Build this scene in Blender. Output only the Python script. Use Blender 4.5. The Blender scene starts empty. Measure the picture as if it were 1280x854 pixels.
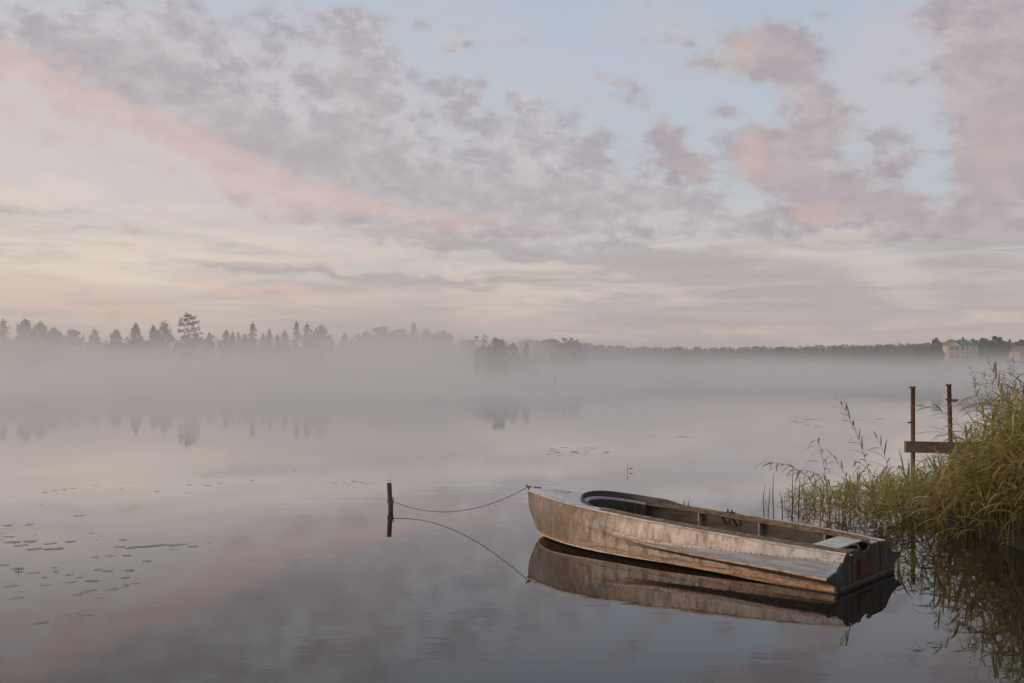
import bpy, bmesh, math, random
from math import radians as R, sin, cos, pi, exp, sqrt, tan, atan2
from mathutils import Vector, Matrix, noise

scene = bpy.context.scene
col = scene.collection
F, H, YH = 1244.0, 2.1, 462.0          # focal length in 1280-pixel units, eye height, horizon row


def lin(r, g, b):
    def f(c):
        c /= 255.0
        return c / 12.92 if c <= 0.04045 else ((c + 0.055) / 1.055) ** 2.4
    return (f(r), f(g), f(b))


def wat(px, py):                       # where a pixel of the water lies in the lake (x, y)
    d = F * H / (py - YH)
    return ((px - 640.0) / F * d, d)


def at(px, py, d):                     # a point of the place at distance d
    return Vector(((px - 640.0) / F * d, d, H - (py - YH) * d / F))


# ------------------------------------------------------------------ camera
cam_d = bpy.data.cameras.new("camera")
cam_d.lens = 35.0
cam_d.sensor_width = 36.0
cam_d.shift_y = (YH - 427.0) / 1280.0
cam_d.clip_start = 0.05
cam_d.clip_end = 20000.0
cam = bpy.data.objects.new("camera", cam_d)
cam.location = (0, 0, H)
cam.rotation_euler = (R(90), 0, 0)
col.objects.link(cam)
scene.camera = cam

# ------------------------------------------------------------------ world (sky, clouds), sun, exposure
SUN_EL, SUN_ROT = R(7.0), R(-100.0)
world = bpy.data.worlds.new("World")
scene.world = world
world.cycles.sampling_method = "MANUAL"
world.cycles.sample_map_resolution = 256
world.use_nodes = True
WT = world.node_tree
WT.nodes.clear()


class NT:
    """small helper to write node maths"""
    def __init__(self, tree):
        self.t = tree

    def n(self, kind, **kw):
        nd = self.t.nodes.new(kind)
        for k, v in kw.items():
            setattr(nd, k, v)
        return nd

    def put(self, sock, v):
        if isinstance(v, bpy.types.NodeSocket):
            self.t.links.new(v, sock)
        elif v is not None:
            if hasattr(sock, "default_value"):
                try:
                    sock.default_value = v
                except Exception:
                    sock.default_value = (v[0], v[1], v[2], 1.0)

    def m(self, op, a, b=None, c=None, clamp=False):
        nd = self.n("ShaderNodeMath", operation=op, use_clamp=clamp)
        self.put(nd.inputs[0], a)
        if b is not None:
            self.put(nd.inputs[1], b)
        if c is not None:
            self.put(nd.inputs[2], c)
        return nd.outputs[0]

    def vm(self, op, a, b=None, scale=None):
        nd = self.n("ShaderNodeVectorMath", operation=op)
        self.put(nd.inputs[0], a)
        if b is not None:
            self.put(nd.inputs[1], b)
        if scale is not None:
            self.put(nd.inputs["Scale"], scale)
        return nd.outputs["Value"] if op in ("LENGTH", "DOT_PRODUCT") else nd.outputs[0]

    def sep(self, v):
        nd = self.n("ShaderNodeSeparateXYZ")
        self.put(nd.inputs[0], v)
        return nd.outputs

    def comb(self, x, y, z):
        nd = self.n("ShaderNodeCombineXYZ")
        for i, v in enumerate((x, y, z)):
            self.put(nd.inputs[i], v)
        return nd.outputs[0]

    def noise(self, vec, scale=1.0, detail=4.0, rough=0.5, dist=0.0, color=False, lac=2.0):
        nd = self.n("ShaderNodeTexNoise")
        self.put(nd.inputs["Vector"], vec)
        nd.inputs["Scale"].default_value = scale
        nd.inputs["Detail"].default_value = detail
        nd.inputs["Roughness"].default_value = rough
        nd.inputs["Distortion"].default_value = dist
        nd.inputs["Lacunarity"].default_value = lac
        return nd.outputs["Color" if color else 0]

    def mapping(self, vec, loc=(0, 0, 0), rot=(0, 0, 0), scale=(1, 1, 1), kind="POINT"):
        nd = self.n("ShaderNodeMapping", vector_type=kind)
        self.put(nd.inputs["Vector"], vec)
        nd.inputs["Location"].default_value = loc
        nd.inputs["Rotation"].default_value = rot
        nd.inputs["Scale"].default_value = scale
        return nd.outputs[0]

    def rng(self, v, a, b, c=0.0, d=1.0, smooth=True):
        nd = self.n("ShaderNodeMapRange", interpolation_type="SMOOTHSTEP" if smooth else "LINEAR", clamp=True)
        self.put(nd.inputs[0], v)
        for i, x in enumerate((a, b, c, d)):
            self.put(nd.inputs[i + 1], x)
        return nd.outputs[0]

    def mix(self, f, a, b, mode="MIX"):
        nd = self.n("ShaderNodeMix", data_type="RGBA", blend_type=mode)
        self.put(nd.inputs[0], f)
        for s, v in ((nd.inputs[6], a), (nd.inputs[7], b)):
            if isinstance(v, bpy.types.NodeSocket):
                self.t.links.new(v, s)
            else:
                s.default_value = (v[0], v[1], v[2], 1.0)
        return nd.outputs[2]

    def ramp(self, f, stops, interp="LINEAR"):
        nd = self.n("ShaderNodeValToRGB")
        self.put(nd.inputs[0], f)
        cr = nd.color_ramp
        cr.interpolation = interp
        while len(cr.elements) > 1:
            cr.elements.remove(cr.elements[-1])
        for i, (p, c) in enumerate(stops):
            e = cr.elements[0] if i == 0 else cr.elements.new(p)
            e.position = p
            e.color = (c[0], c[1], c[2], 1.0)
        return nd.outputs[0]


def build_world():
    g = NT(WT)
    out = g.n("ShaderNodeOutputWorld")
    bg = g.n("ShaderNodeBackground")
    bg.inputs[1].default_value = 0.1
    sky = g.n("ShaderNodeTexSky", sky_type="NISHITA", sun_disc=False)
    sky.sun_elevation, sky.sun_rotation = SUN_EL, SUN_ROT
    sky.air_density, sky.dust_density, sky.ozone_density = 1.0, 2.0, 1.5
    d = g.n("ShaderNodeTexCoord").outputs["Generated"]
    x, y, z = g.sep(d)
    az = g.m("DEGREES", g.m("ARCTAN2", x, y))
    el = g.m("DEGREES", g.m("ARCSINE", z))
    ael = g.comb(az, el, 0.0)

    def ang(px, py):                   # heading and height above the horizon, degrees
        tx, ty = (px - 640) / F, (YH - py) / F
        return math.degrees(math.atan(tx)), math.degrees(math.atan(ty / sqrt(1 + tx * tx)))

    # cloud-plane coordinates: a layer of cloud seen in perspective
    zz = g.m("ADD", g.m("MAXIMUM", z, 0.0), 0.16)
    pl = g.comb(g.m("DIVIDE", x, zz), g.m("DIVIDE", y, zz), 0.0)
    n_puff = g.noise(g.mapping(pl, loc=(3.1, 7.7, 0)), 4.6, 4, 0.60, 0.0)
    n_ang2 = g.noise(g.mapping(ael, loc=(11, 5, 0), rot=(0, 0, R(8)), scale=(0.26, 0.42, 1)), 1.0, 6, 0.58, 0.25)
    n_sm = g.noise(g.mapping(ael, loc=(31, 15, 0), rot=(0, 0, R(10)), scale=(0.62, 1.0, 1)), 1.0, 6, 0.62, 0.0)
    streak = g.noise(g.mapping(ael, loc=(2, 3, 0), rot=(0, 0, R(4)), scale=(0.10, 1.15, 1)), 1.0, 5, 0.60, 0.6)
    streak2 = g.noise(g.mapping(ael, loc=(21, 13, 0), rot=(0, 0, R(6)), scale=(0.07, 0.75, 1)), 1.0, 5, 0.62, 0.9)
    streak3 = g.noise(g.mapping(ael, loc=(51, 33, 0), rot=(0, 0, R(9)), scale=(0.16, 1.7, 1)), 1.0, 5, 0.64, 0.6)

    wv = g.vm("SUBTRACT", g.noise(g.mapping(ael, loc=(4, 9, 0), scale=(0.2, 0.3, 1)), 1.0, 5, 0.62, 0.0, color=True), (0.5, 0.5, 0.5))
    wael = g.vm("ADD", ael, g.vm("MULTIPLY", wv, (4.0, 3.4, 0.0)))

    def blob(px, py, rx, ry, rot=0.0, amp=1.0, vec=None):
        a, e = ang(px, py)
        k = 57.3 / F
        v = g.mapping(wael if vec is None else vec, loc=(a, e, 0), rot=(0, 0, R(rot)), scale=(rx * k, ry * k, 1.0), kind="TEXTURE")
        gr = g.n("ShaderNodeTexGradient", gradient_type="SPHERICAL")
        g.put(gr.inputs[0], v)
        return g.m("MULTIPLY", gr.outputs[1], amp)

    def total(items, vec=None):
        s = None
        for it in items:
            b = blob(*it, vec=vec)
            s = b if s is None else g.m("ADD", s, b)
        return s

    S = lambda r, gg, b: tuple(10.0 * c for c in lin(r, gg, b))
    # clear morning air: the Nishita sky under a thin high veil
    e01 = g.m("MULTIPLY", g.m("MAXIMUM", el, 0.0), 1 / 30.0, clamp=True)
    left = g.ramp(e01, [(0.0, S(210, 187, 175)), (0.06, S(219, 197, 182)), (0.12, S(223, 207, 192)), (0.20, S(218, 207, 198)), (0.30, S(210, 204, 203)),
                        (0.42, S(204, 203, 206)), (0.66, S(190, 200, 212)), (0.85, S(184, 194, 208)), (1.0, S(196, 200, 206))])
    right = g.ramp(e01, [(0.0, S(186, 172, 166)), (0.06, S(190, 175, 170)), (0.12, S(190, 181, 178)), (0.20, S(188, 189, 189)), (0.30, S(190, 196, 202)),
                         (0.42, S(188, 197, 208)), (0.66, S(181, 192, 207)), (0.85, S(178, 190, 205)), (1.0, S(192, 196, 204))])
    veil = g.mix(g.rng(az, -30, 20), left, right)
    base = g.mix(0.92, sky.outputs[0], veil)
    lowm = g.m("MULTIPLY", g.rng(el, 10.0, 6.0), g.rng(el, -0.5, 1.0))
    leftm = g.rng(az, 6, -26)
    # thin streaks low over the horizon: creamy gaps, rosy and grey veils
    c = g.mix(g.m("MULTIPLY", g.m("MULTIPLY", lowm, g.rng(streak2, 0.44, 0.62)), g.m("ADD", 0.42, g.m("MULTIPLY", leftm, 0.25))), base, S(227, 211, 196))
    c = g.mix(g.m("MULTIPLY", g.m("MULTIPLY", lowm, g.rng(streak3, 0.47, 0.66)), 0.50), c, S(212, 188, 178))
    c = g.mix(g.m("MULTIPLY", g.m("MULTIPLY", lowm, g.rng(streak, 0.46, 0.66)), g.m("SUBTRACT", 0.85, g.m("MULTIPLY", leftm, 0.30))), c, S(178, 169, 168))
    # long grey bands
    bands = total([(420, 346, 280, 12, -2, .6), (300, 337, 170, 7, -3, .6), (560, 354, 250, 12, -1, .6), (760, 322, 230, 26, -4, 0.9), (880, 340, 230, 30, -4, 1.0),
                   (1000, 385, 420, 26, 0, 0.75), (1180, 360, 300, 30, 0, 0.8), (640, 300, 330, 22, -4, .8), (450, 285, 260, 16, -10, .7), (1190, 320, 200, 26, 0, .6),
                   (90, 262, 300, 12, -3, .5), (170, 292, 260, 9, -4, .45), (1000, 300, 300, 20, 0, .6), (750, 405, 500, 14, 0, .5), (240, 395, 400, 10, 0, .35)])
    bd = g.rng(g.m("ADD", bands, g.m("ADD", g.m("MULTIPLY", g.m("SUBTRACT", streak, 0.5), 1.0), g.m("MULTIPLY", g.m("SUBTRACT", streak3, 0.5), 0.8))), 0.10, 0.80)
    c = g.mix(g.m("MULTIPLY", bd, 0.74), c, S(172, 164, 166))
    gaps = total([(130, 330, 300, 24, -3, .8), (330, 300, 240, 15, -7, .8), (560, 335, 130, 12, 0, .9), (710, 330, 80, 11, 0, 1.1), (1110, 340, 90, 44, -20, .9), (1050, 290, 130, 15, 0, .7), (60, 240, 200, 26, -6, .9),
                  (500, 312, 120, 10, -3, .8), (720, 375, 160, 9, 0, .7), (1200, 392, 120, 8, 0, .6)])
    gp = g.rng(g.m("ADD", gaps, g.m("MULTIPLY", g.m("SUBTRACT", streak2, 0.5), 1.6)), 0.12, 0.75)
    c = g.mix(g.m("MULTIPLY", gp, 0.62), c, g.mix(g.rng(az, -20, 12), S(227, 212, 197), S(208, 196, 186)))
    thin = total([(1110, 130, 130, 130, 0, .9), (1160, 60, 120, 80, 0, .8), (840, 40, 110, 70, 0, .6), (700, 130, 200, 60, 0, .5), (300, 60, 400, 110, 0, .7), (640, 30, 200, 40, 0, .3)], vec=ael)
    c = g.mix(g.m("MULTIPLY", g.rng(g.m("ADD", thin, g.m("MULTIPLY", g.m("SUBTRACT", n_ang2, 0.5), 1.4)), 0.0, 0.95), 0.85), c, S(191, 189, 197))
    peach = total([(120, 385, 200, 16, -4, 1.0), (330, 372, 260, 14, -3, .8), (-40, 345, 200, 26, -3, .8), (560, 400, 200, 10, 0, .6), (880, 395, 250, 9, 0, .4)])
    c = g.mix(g.m("MULTIPLY", g.rng(g.m("ADD", peach, g.m("MULTIPLY", g.m("SUBTRACT", streak3, 0.5), 1.3)), 0.1, 0.9), 0.7), c, S(224, 192, 174))
    # soft ragged layer (altocumulus) from the upper left down to the middle
    deck = total([(20, 70, 170, 80, -20, .75), (110, 60, 120, 60, -20, .7), (230, 60, 110, 60, -10, .8), (260, 130, 240, 90, -22, .85), (330, 190, 300, 75, -20, .95),
                  (380, 80, 120, 70, 0, .8), (450, 90, 80, 90, 0, .9), (490, 170, 120, 100, -15, .9), (560, 240, 280, 60, -12, .9), (670, 165, 80, 44, 0, .9),
                  (555, 48, 46, 30, 0, .9), (655, 125, 30, 24, 0, .9), (740, 255, 290, 44, -5, .9), (745, 182, 36, 34, 0, .9), (585, 130, 50, 50, 0, .6),
                  (560, 280, 330, 34, -8, .8), (900, 272, 200, 24, 0, .7), (850, 240, 80, 30, 0, .7), (800, 130, 60, 40, -20, .5), (900, 180, 60, 40, 0, .5), (1120, 190, 60, 40, 0, .55), (1130, 90, 60, 50, 0, .45), (690, 215, 120, 50, 0, .7), (620, 190, 90, 50, 0, .6), (1060, 280, 200, 26, 0, .7), (860, 60, 70, 40, 0, .4), (780, 230, 90, 40, 0, .7), (180, 20, 170, 30, -10, .3)])
    dn = g.m("ADD", g.m("MULTIPLY", g.m("SUBTRACT", n_ang2, 0.5), 1.3), g.m("ADD", g.m("MULTIPLY", g.m("SUBTRACT", n_sm, 0.5), 0.9), g.m("MULTIPLY", g.m("SUBTRACT", n_puff, 0.5), 0.5)))
    dcov = g.m("ADD", deck, dn)
    dk = g.rng(dcov, 0.14, 0.68)
    shade = g.m("ADD", g.m("MULTIPLY", n_ang2, 0.45), g.m("MULTIPLY", n_sm, 0.55))
    deckcol = g.mix(g.rng(shade, 0.41, 0.60), S(200, 195, 198), S(166, 159, 167))
    deckcol = g.mix(g.m("MULTIPLY", g.rng(dcov, 0.6, 1.3), 0.5), deckcol, S(173, 164, 166))
    pinkb = total([(-40, 96, 170, 50, -14, 1.25), (50, 124, 190, 52, -17, 1.2), (170, 172, 220, 52, -21, .95), (320, 222, 220, 48, -19, .75), (470, 268, 220, 34, -14, .55),
                   (440, 150, 90, 80, 0, .25), (600, 285, 200, 18, -6, .45)])
    pk = g.rng(g.m("ADD", pinkb, g.m("MULTIPLY", g.m("SUBTRACT", n_ang2, 0.5), 0.55)), 0.02, 1.0)
    deckcol = g.mix(g.m("MULTIPLY", pk, 0.72), deckcol, S(214, 184, 175))
    pveil = total([(120, 225, 420, 70, -16, .8), (330, 250, 330, 60, -14, .8), (-100, 190, 300, 80, 0, .8), (0, 115, 200, 70, 0, .8)], vec=ael)
    c = g.mix(g.m("MULTIPLY", g.rng(g.m("ADD", pveil, g.m("MULTIPLY", g.m("SUBTRACT", streak2, 0.5), 0.9)), 0.0, 0.9), 0.45), c, S(212, 198, 193))
    pcov = g.m("MULTIPLY", pk, g.m("MULTIPLY", g.rng(n_sm, 0.32, 0.62, 0.16, 0.52), g.m("MULTIPLY", g.rng(az, 0, -27, 0.22, 1.0), g.rng(n_ang2, 0.36, 0.60, 0.55, 1.0))))
    c = g.mix(g.m("MULTIPLY", g.m("MAXIMUM", g.m("MULTIPLY", dk, 0.82), pcov), 0.95), c, deckcol)
    # rosy heaps of cumulus on the right
    heap = total([(950, 62, 80, 50, 0, 1.2), (1000, 105, 62, 62, 0, 1.1), (1040, 165, 60, 56, -30, 1.0), (975, 200, 62, 56, 0, 1.25), (1015, 245, 70, 40, -15, 1.2),
                  (1080, 240, 100, 44, -25, 1.0), (1140, 262, 130, 28, -8, .9), (845, 196, 58, 34, -25, 1.1), (830, 160, 36, 30, -30, .8),
                  (765, 98, 56, 16, -20, .85), (890, 208, 40, 26, 0, .8), (1270, 120, 90, 120, 0, 1.25), (1270, 215, 100, 64, 0, 1.2), (1190, 90, 50, 60, -10, .62),
                  (1225, 175, 60, 70, 0, .85), (1270, 15, 140, 50, 0, .9), (1170, 8, 60, 24, 0, .55), (1125, 205, 30, 20, 0, .9), (862, 78, 46, 24, -10, .7),
                  (1260, 280, 150, 30, 0, .7), (905, 150, 40, 24, 0, .6), (1080, 290, 240, 18, 0, .5), (780, 200, 40, 26, 0, .4)])
    hn = g.m("ADD", g.m("MULTIPLY", g.m("SUBTRACT", n_ang2, 0.5), 1.0), g.m("ADD", g.m("MULTIPLY", g.m("SUBTRACT", n_sm, 0.5), 0.9), g.m("MULTIPLY", g.m("SUBTRACT", n_puff, 0.5), 0.3)))
    hcov = g.m("ADD", heap, hn)
    hk = g.rng(hcov, 0.12, 0.80)
    hcol = g.mix(g.rng(shade, 0.40, 0.62), S(192, 180, 180), S(160, 152, 160))
    hcol = g.mix(g.rng(hcov, 0.5, 1.3, 0.0, 0.6), hcol, S(176, 160, 166))
    hp = total([(915, 70, 46, 46, 0, 1.0), (945, 195, 46, 56, 0, 1.3), (1015, 262, 46, 20, -15, 1.6), (1240, 180, 120, 130, 0, .5), (835, 205, 46, 20, 0, .4), (1000, 130, 50, 40, 0, .4)])
    hcol = g.mix(g.rng(g.m("ADD", hp, g.m("MULTIPLY", g.m("SUBTRACT", n_ang2, 0.5), 0.5)), 0.05, 1.2, 0.0, 0.85), hcol, S(200, 174, 166))
    c = g.mix(g.m("MULTIPLY", hk, 0.86), c, hcol)
    # broken cloud everywhere else, so that the whole dome belongs to the same morning
    rest = g.m("MULTIPLY", g.rng(n_puff, 0.42, 0.66), g.rng(el, 17.0, 27.0))
    rest = g.m("MULTIPLY", rest, 0.75)
    c = g.mix(g.m("MULTIPLY", rest, 0.7), c, S(176, 169, 175))
    # dawn glow round the sun, out of the view to the left
    sd = g.vm("DOT_PRODUCT", d, (sin(SUN_ROT) * cos(SUN_EL), cos(SUN_ROT) * cos(SUN_EL), sin(SUN_EL)))
    c = g.mix(g.rng(sd, 0.62, 1.0), c, tuple(1.15 * q for q in S(255, 222, 190)))
    c = g.mix(g.m("MULTIPLY", g.rng(el, 0.0, -3.0), 1.0), c, S(120, 116, 116))
    g.put(bg.inputs[0], c)
    WT.links.new(bg.outputs[0], out.inputs[0])


build_world()

sun_d = bpy.data.lights.new("sun", "SUN")
sun_d.energy = 1.8
sun_d.angle = R(16)
sun_d.color = (1.0, 0.80, 0.63)
sun = bpy.data.objects.new("sun", sun_d)
sdir = Vector((sin(SUN_ROT) * cos(SUN_EL), cos(SUN_ROT) * cos(SUN_EL), sin(SUN_EL)))
sun.rotation_euler = (-sdir).to_track_quat("-Z", "Y").to_euler()
sun.location = sdir * 60 + Vector((0, 0, 20))
col.objects.link(sun)

vs = scene.view_settings
scene.display_settings.display_device = "sRGB"
vs.view_transform = "Standard"
vs.look = "None"
vs.exposure = 0.04
vs.gamma = 1.0
vs.use_curve_mapping = False
cy = scene.cycles
cy.use_denoising = True
cy.max_bounces = 10
cy.diffuse_bounces = 3
cy.glossy_bounces = 4
cy.volume_bounces = 6
cy.transparent_max_bounces = 8
cy.volume_step_rate = 1.0
cy.volume_max_steps = 256
cy.use_adaptive_sampling = True
cy.adaptive_threshold = 0.01

# ------------------------------------------------------------------ helpers


def tag(o, label=None, cat=None, group=None, kind=None):
    for k, v in (("label", label), ("category", cat), ("group", group), ("kind", kind)):
        if v:
            o[k] = v
    return o


def link(name, me, parent=None, loc=None):
    o = bpy.data.objects.new(name, me)
    col.objects.link(o)
    if parent:
        o.parent = parent
    if loc is not None:
        o.location = loc
    return o


def empty(name, loc, rz=0.0):
    o = bpy.data.objects.new(name, None)
    o.empty_display_size = 0.2
    o.location = loc
    o.rotation_euler = (0, 0, rz)
    col.objects.link(o)
    return o


def kids(o):
    return [c for c in bpy.data.objects if c.parent == o]


def copy_tree(o, cache, parent=None):
    c = o.copy()
    col.objects.link(c)
    c.parent = parent
    for ch in cache.get(o.name, ()):
        copy_tree(ch, cache, c)
    return c


class MB:
    """collects vertices and faces of ONE object"""
    def __init__(self):
        self.v, self.f, self.m = [], [], []

    def face(self, pts, mi=0):
        b = len(self.v)
        self.v += [tuple(p) for p in pts]
        self.f.append(tuple(range(b, b + len(pts))))
        self.m.append(mi)

    def box(self, c, s, rot=None, mi=0):
        c = Vector(c)
        b = len(self.v)
        for dx in (-.5, .5):
            for dy in (-.5, .5):
                for dz in (-.5, .5):
                    p = Vector((dx * s[0], dy * s[1], dz * s[2]))
                    if rot is not None:
                        p = rot @ p
                    self.v.append(tuple(c + p))
        for q in ((0, 1, 3, 2), (4, 6, 7, 5), (0, 4, 5, 1), (2, 3, 7, 6), (0, 2, 6, 4), (1, 5, 7, 3)):
            self.f.append(tuple(b + i for i in q))
            self.m.append(mi)

    def grid(self, rows, mi=0, flip=False, closed=False):
        b = len(self.v)
        n = len(rows[0])
        for r in rows:
            self.v += [tuple(p) for p in r]
        for i in range(len(rows) - 1):
            for j in range(n if closed else n - 1):
                k = (j + 1) % n
                q = (b + i * n + j, b + i * n + k, b + (i + 1) * n + k, b + (i + 1) * n + j)
                self.f.append(q[::-1] if flip else q)
                self.m.append(mi)

    def tube(self, pts, rad, seg=8, mi=0, cap=True):
        pts = [Vector(p) for p in pts]
        rads = rad if isinstance(rad, (list, tuple)) else [rad] * len(pts)
        rings = []
        up = Vector((0, 0, 1))
        for i, p in enumerate(pts):
            t = (pts[min(i + 1, len(pts) - 1)] - pts[max(i - 1, 0)]).normalized()
            ref = up if abs(t.z) < 0.9 else Vector((1, 0, 0))
            a = t.cross(ref).normalized()
            c = a.cross(t).normalized()
            rings.append([p + (a * cos(2 * pi * k / seg) + c * sin(2 * pi * k / seg)) * rads[i] for k in range(seg)])
        b = len(self.v)
        self.grid(rings, mi, closed=True)
        if cap:
            self.f.append(tuple(range(b, b + seg)))
            self.m.append(mi)
            e = b + (len(rings) - 1) * seg
            self.f.append(tuple(range(e + seg - 1, e - 1, -1)))
            self.m.append(mi)

    def mesh(self, name, mats, smooth=False, weld=0.0):
        me = bpy.data.meshes.new(name)
        me.from_pydata(self.v, [], self.f)
        for x in (mats if isinstance(mats, (list, tuple)) else [mats]):
            me.materials.append(x)
        me.polygons.foreach_set("material_index", self.m)
        if smooth:
            me.polygons.foreach_set("use_smooth", [True] * len(self.f))
        me.update()
        if weld:
            bm = bmesh.new()
            bm.from_mesh(me)
            bmesh.ops.remove_doubles(bm, verts=bm.verts, dist=weld)
            bmesh.ops.recalc_face_normals(bm, faces=bm.faces)
            bm.to_mesh(me)
            bm.free()
        return me

    def build(self, name, mats, parent=None, smooth=False, weld=0.0, loc=None):
        return link(name, self.mesh(name, mats, smooth, weld), parent, loc)


def curve(pts, n=None, ts=None):
    """smooth (Catmull-Rom, chord) curve through points, n samples"""
    P = [Vector(p) for p in pts]
    out = []
    m = len(P) - 1
    for k in range(n):
        s = (ts[k] if ts else k / (n - 1)) * m
        i = min(int(s), m - 1)
        t = s - i
        p1, p2 = P[i], P[i + 1]
        p0 = P[i - 1] if i > 0 else p1 * 2 - p2
        p3 = P[i + 2] if i + 2 <= m else p2 * 2 - p1
        out.append(0.5 * ((2 * p1) + (p2 - p0) * t + (2 * p0 - 5 * p1 + 4 * p2 - p3) * t * t + (3 * p1 - p0 - 3 * p2 + p3) * t ** 3))
    return out


def pchip(xs, ys, x):
    n = len(xs)
    if x <= xs[0]:
        return ys[0]
    if x >= xs[-1]:
        return ys[-1]
    h = [xs[i + 1] - xs[i] for i in range(n - 1)]
    dl = [(ys[i + 1] - ys[i]) / h[i] for i in range(n - 1)]
    d = [0.0] * n
    d[0], d[-1] = dl[0], dl[-1]
    for i in range(1, n - 1):
        if dl[i - 1] * dl[i] > 0:
            w1, w2 = 2 * h[i] + h[i - 1], h[i] + 2 * h[i - 1]
            d[i] = (w1 + w2) / (w1 / dl[i - 1] + w2 / dl[i])
    i = max(k for k in range(n - 1) if xs[k] <= x)
    t = (x - xs[i]) / h[i]
    return ((1 + 2 * t) * (1 - t) ** 2 * ys[i] + t * (1 - t) ** 2 * h[i] * d[i] + t * t * (3 - 2 * t) * ys[i + 1] + t * t * (t - 1) * h[i] * d[i + 1])


# ------------------------------------------------------------------ materials
def new_mat(name):
    m = bpy.data.materials.new(name)
    m.use_nodes = True
    m.node_tree.nodes.clear()
    g = NT(m.node_tree)
    out = g.n("ShaderNodeOutputMaterial")
    return m, g, out


def simple(name, c1, c2, scale=8.0, rough=0.7, bump=0.0, metallic=0.0, stretch=(1, 1, 1), lo=.35, hi=.65, spec=0.4, trans=0.0):
    m, g, out = new_mat(name)
    p = g.n("ShaderNodeBsdfPrincipled")
    v = g.mapping(g.n("ShaderNodeTexCoord").outputs["Object"], scale=stretch)
    n = g.noise(v, scale, 6, 0.6)
    g.put(p.inputs["Base Color"], g.mix(g.rng(n, lo, hi), c1, c2))
    p.inputs["Roughness"].default_value = rough
    p.inputs["Metallic"].default_value = metallic
    p.inputs["Specular IOR Level"].default_value = spec
    if bump:
        b = g.n("ShaderNodeBump")
        b.inputs["Strength"].default_value = bump
        b.inputs["Distance"].default_value = 0.01
        g.put(b.inputs["Height"], g.noise(v, scale * 3, 5, 0.6))
        g.put(p.inputs["Normal"], b.outputs[0])
    sh = p.outputs[0]
    if trans:
        t = g.n("ShaderNodeBsdfTranslucent")
        g.put(t.inputs[0], g.mix(g.rng(n, lo, hi), c1, c2))
        mx = g.n("ShaderNodeMixShader")
        mx.inputs[0].default_value = trans
        m.node_tree.links.new(sh, mx.inputs[1])
        m.node_tree.links.new(t.outputs[0], mx.inputs[2])
        sh = mx.outputs[0]
    m.node_tree.links.new(sh, out.inputs[0])
    return m


def water_mat():
    m, g, out = new_mat("lake_water")
    geo = g.n("ShaderNodeNewGeometry").outputs["Position"]
    n1 = g.noise(g.mapping(geo, scale=(0.9, 2.6, 1)), 1.0, 3, 0.55)
    n2 = g.noise(g.mapping(geo, loc=(5, 2, 0), scale=(5.0, 14.0, 1)), 1.0, 2, 0.5)
    patch = g.rng(g.noise(g.mapping(geo, scale=(0.10, 0.22, 1)), 1.0, 3, 0.55), 0.40, 0.68, 0.25, 1.0)
    hgt = g.m("MULTIPLY", g.m("ADD", n1, g.m("MULTIPLY", n2, 0.10)), patch)
    b = g.n("ShaderNodeBump")
    b.inputs["Strength"].default_value = 1.0
    b.inputs["Distance"].default_value = 0.0026
    g.put(b.inputs["Height"], hgt)
    # mirror share against the angle of view: full at grazing, dark body of water from above
    inc = g.n("ShaderNodeNewGeometry").outputs["Incoming"]
    cosv = g.m("ABSOLUTE", g.vm("DOT_PRODUCT", inc, b.outputs[0]))
    q = lambda v: (v, v, v)
    fr = g.ramp(cosv, [(0.0, q(1.0)), (0.05, q(0.92)), (0.105, q(0.76)), (0.16, q(0.49)), (0.22, q(0.32)), (0.30, q(0.20)), (0.45, q(0.11)), (0.7, q(0.06)), (1.0, q(0.03))])
    gl = g.n("ShaderNodeBsdfGlossy")
    gl.inputs["Roughness"].default_value = 0.015
    gl.inputs["Color"].default_value = (0.97, 0.97, 0.98, 1)
    g.put(gl.inputs["Normal"], b.outputs[0])
    df = g.n("ShaderNodeBsdfDiffuse")
    df.inputs["Color"].default_value = (0.012, 0.011, 0.010, 1)
    mx = g.n("ShaderNodeMixShader")
    t = m.node_tree.links
    t.new(fr, mx.inputs[0])
    t.new(df.outputs[0], mx.inputs[1])
    t.new(gl.outputs[0], mx.inputs[2])
    t.new(mx.outputs[0], out.inputs[0])
    return m


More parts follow.
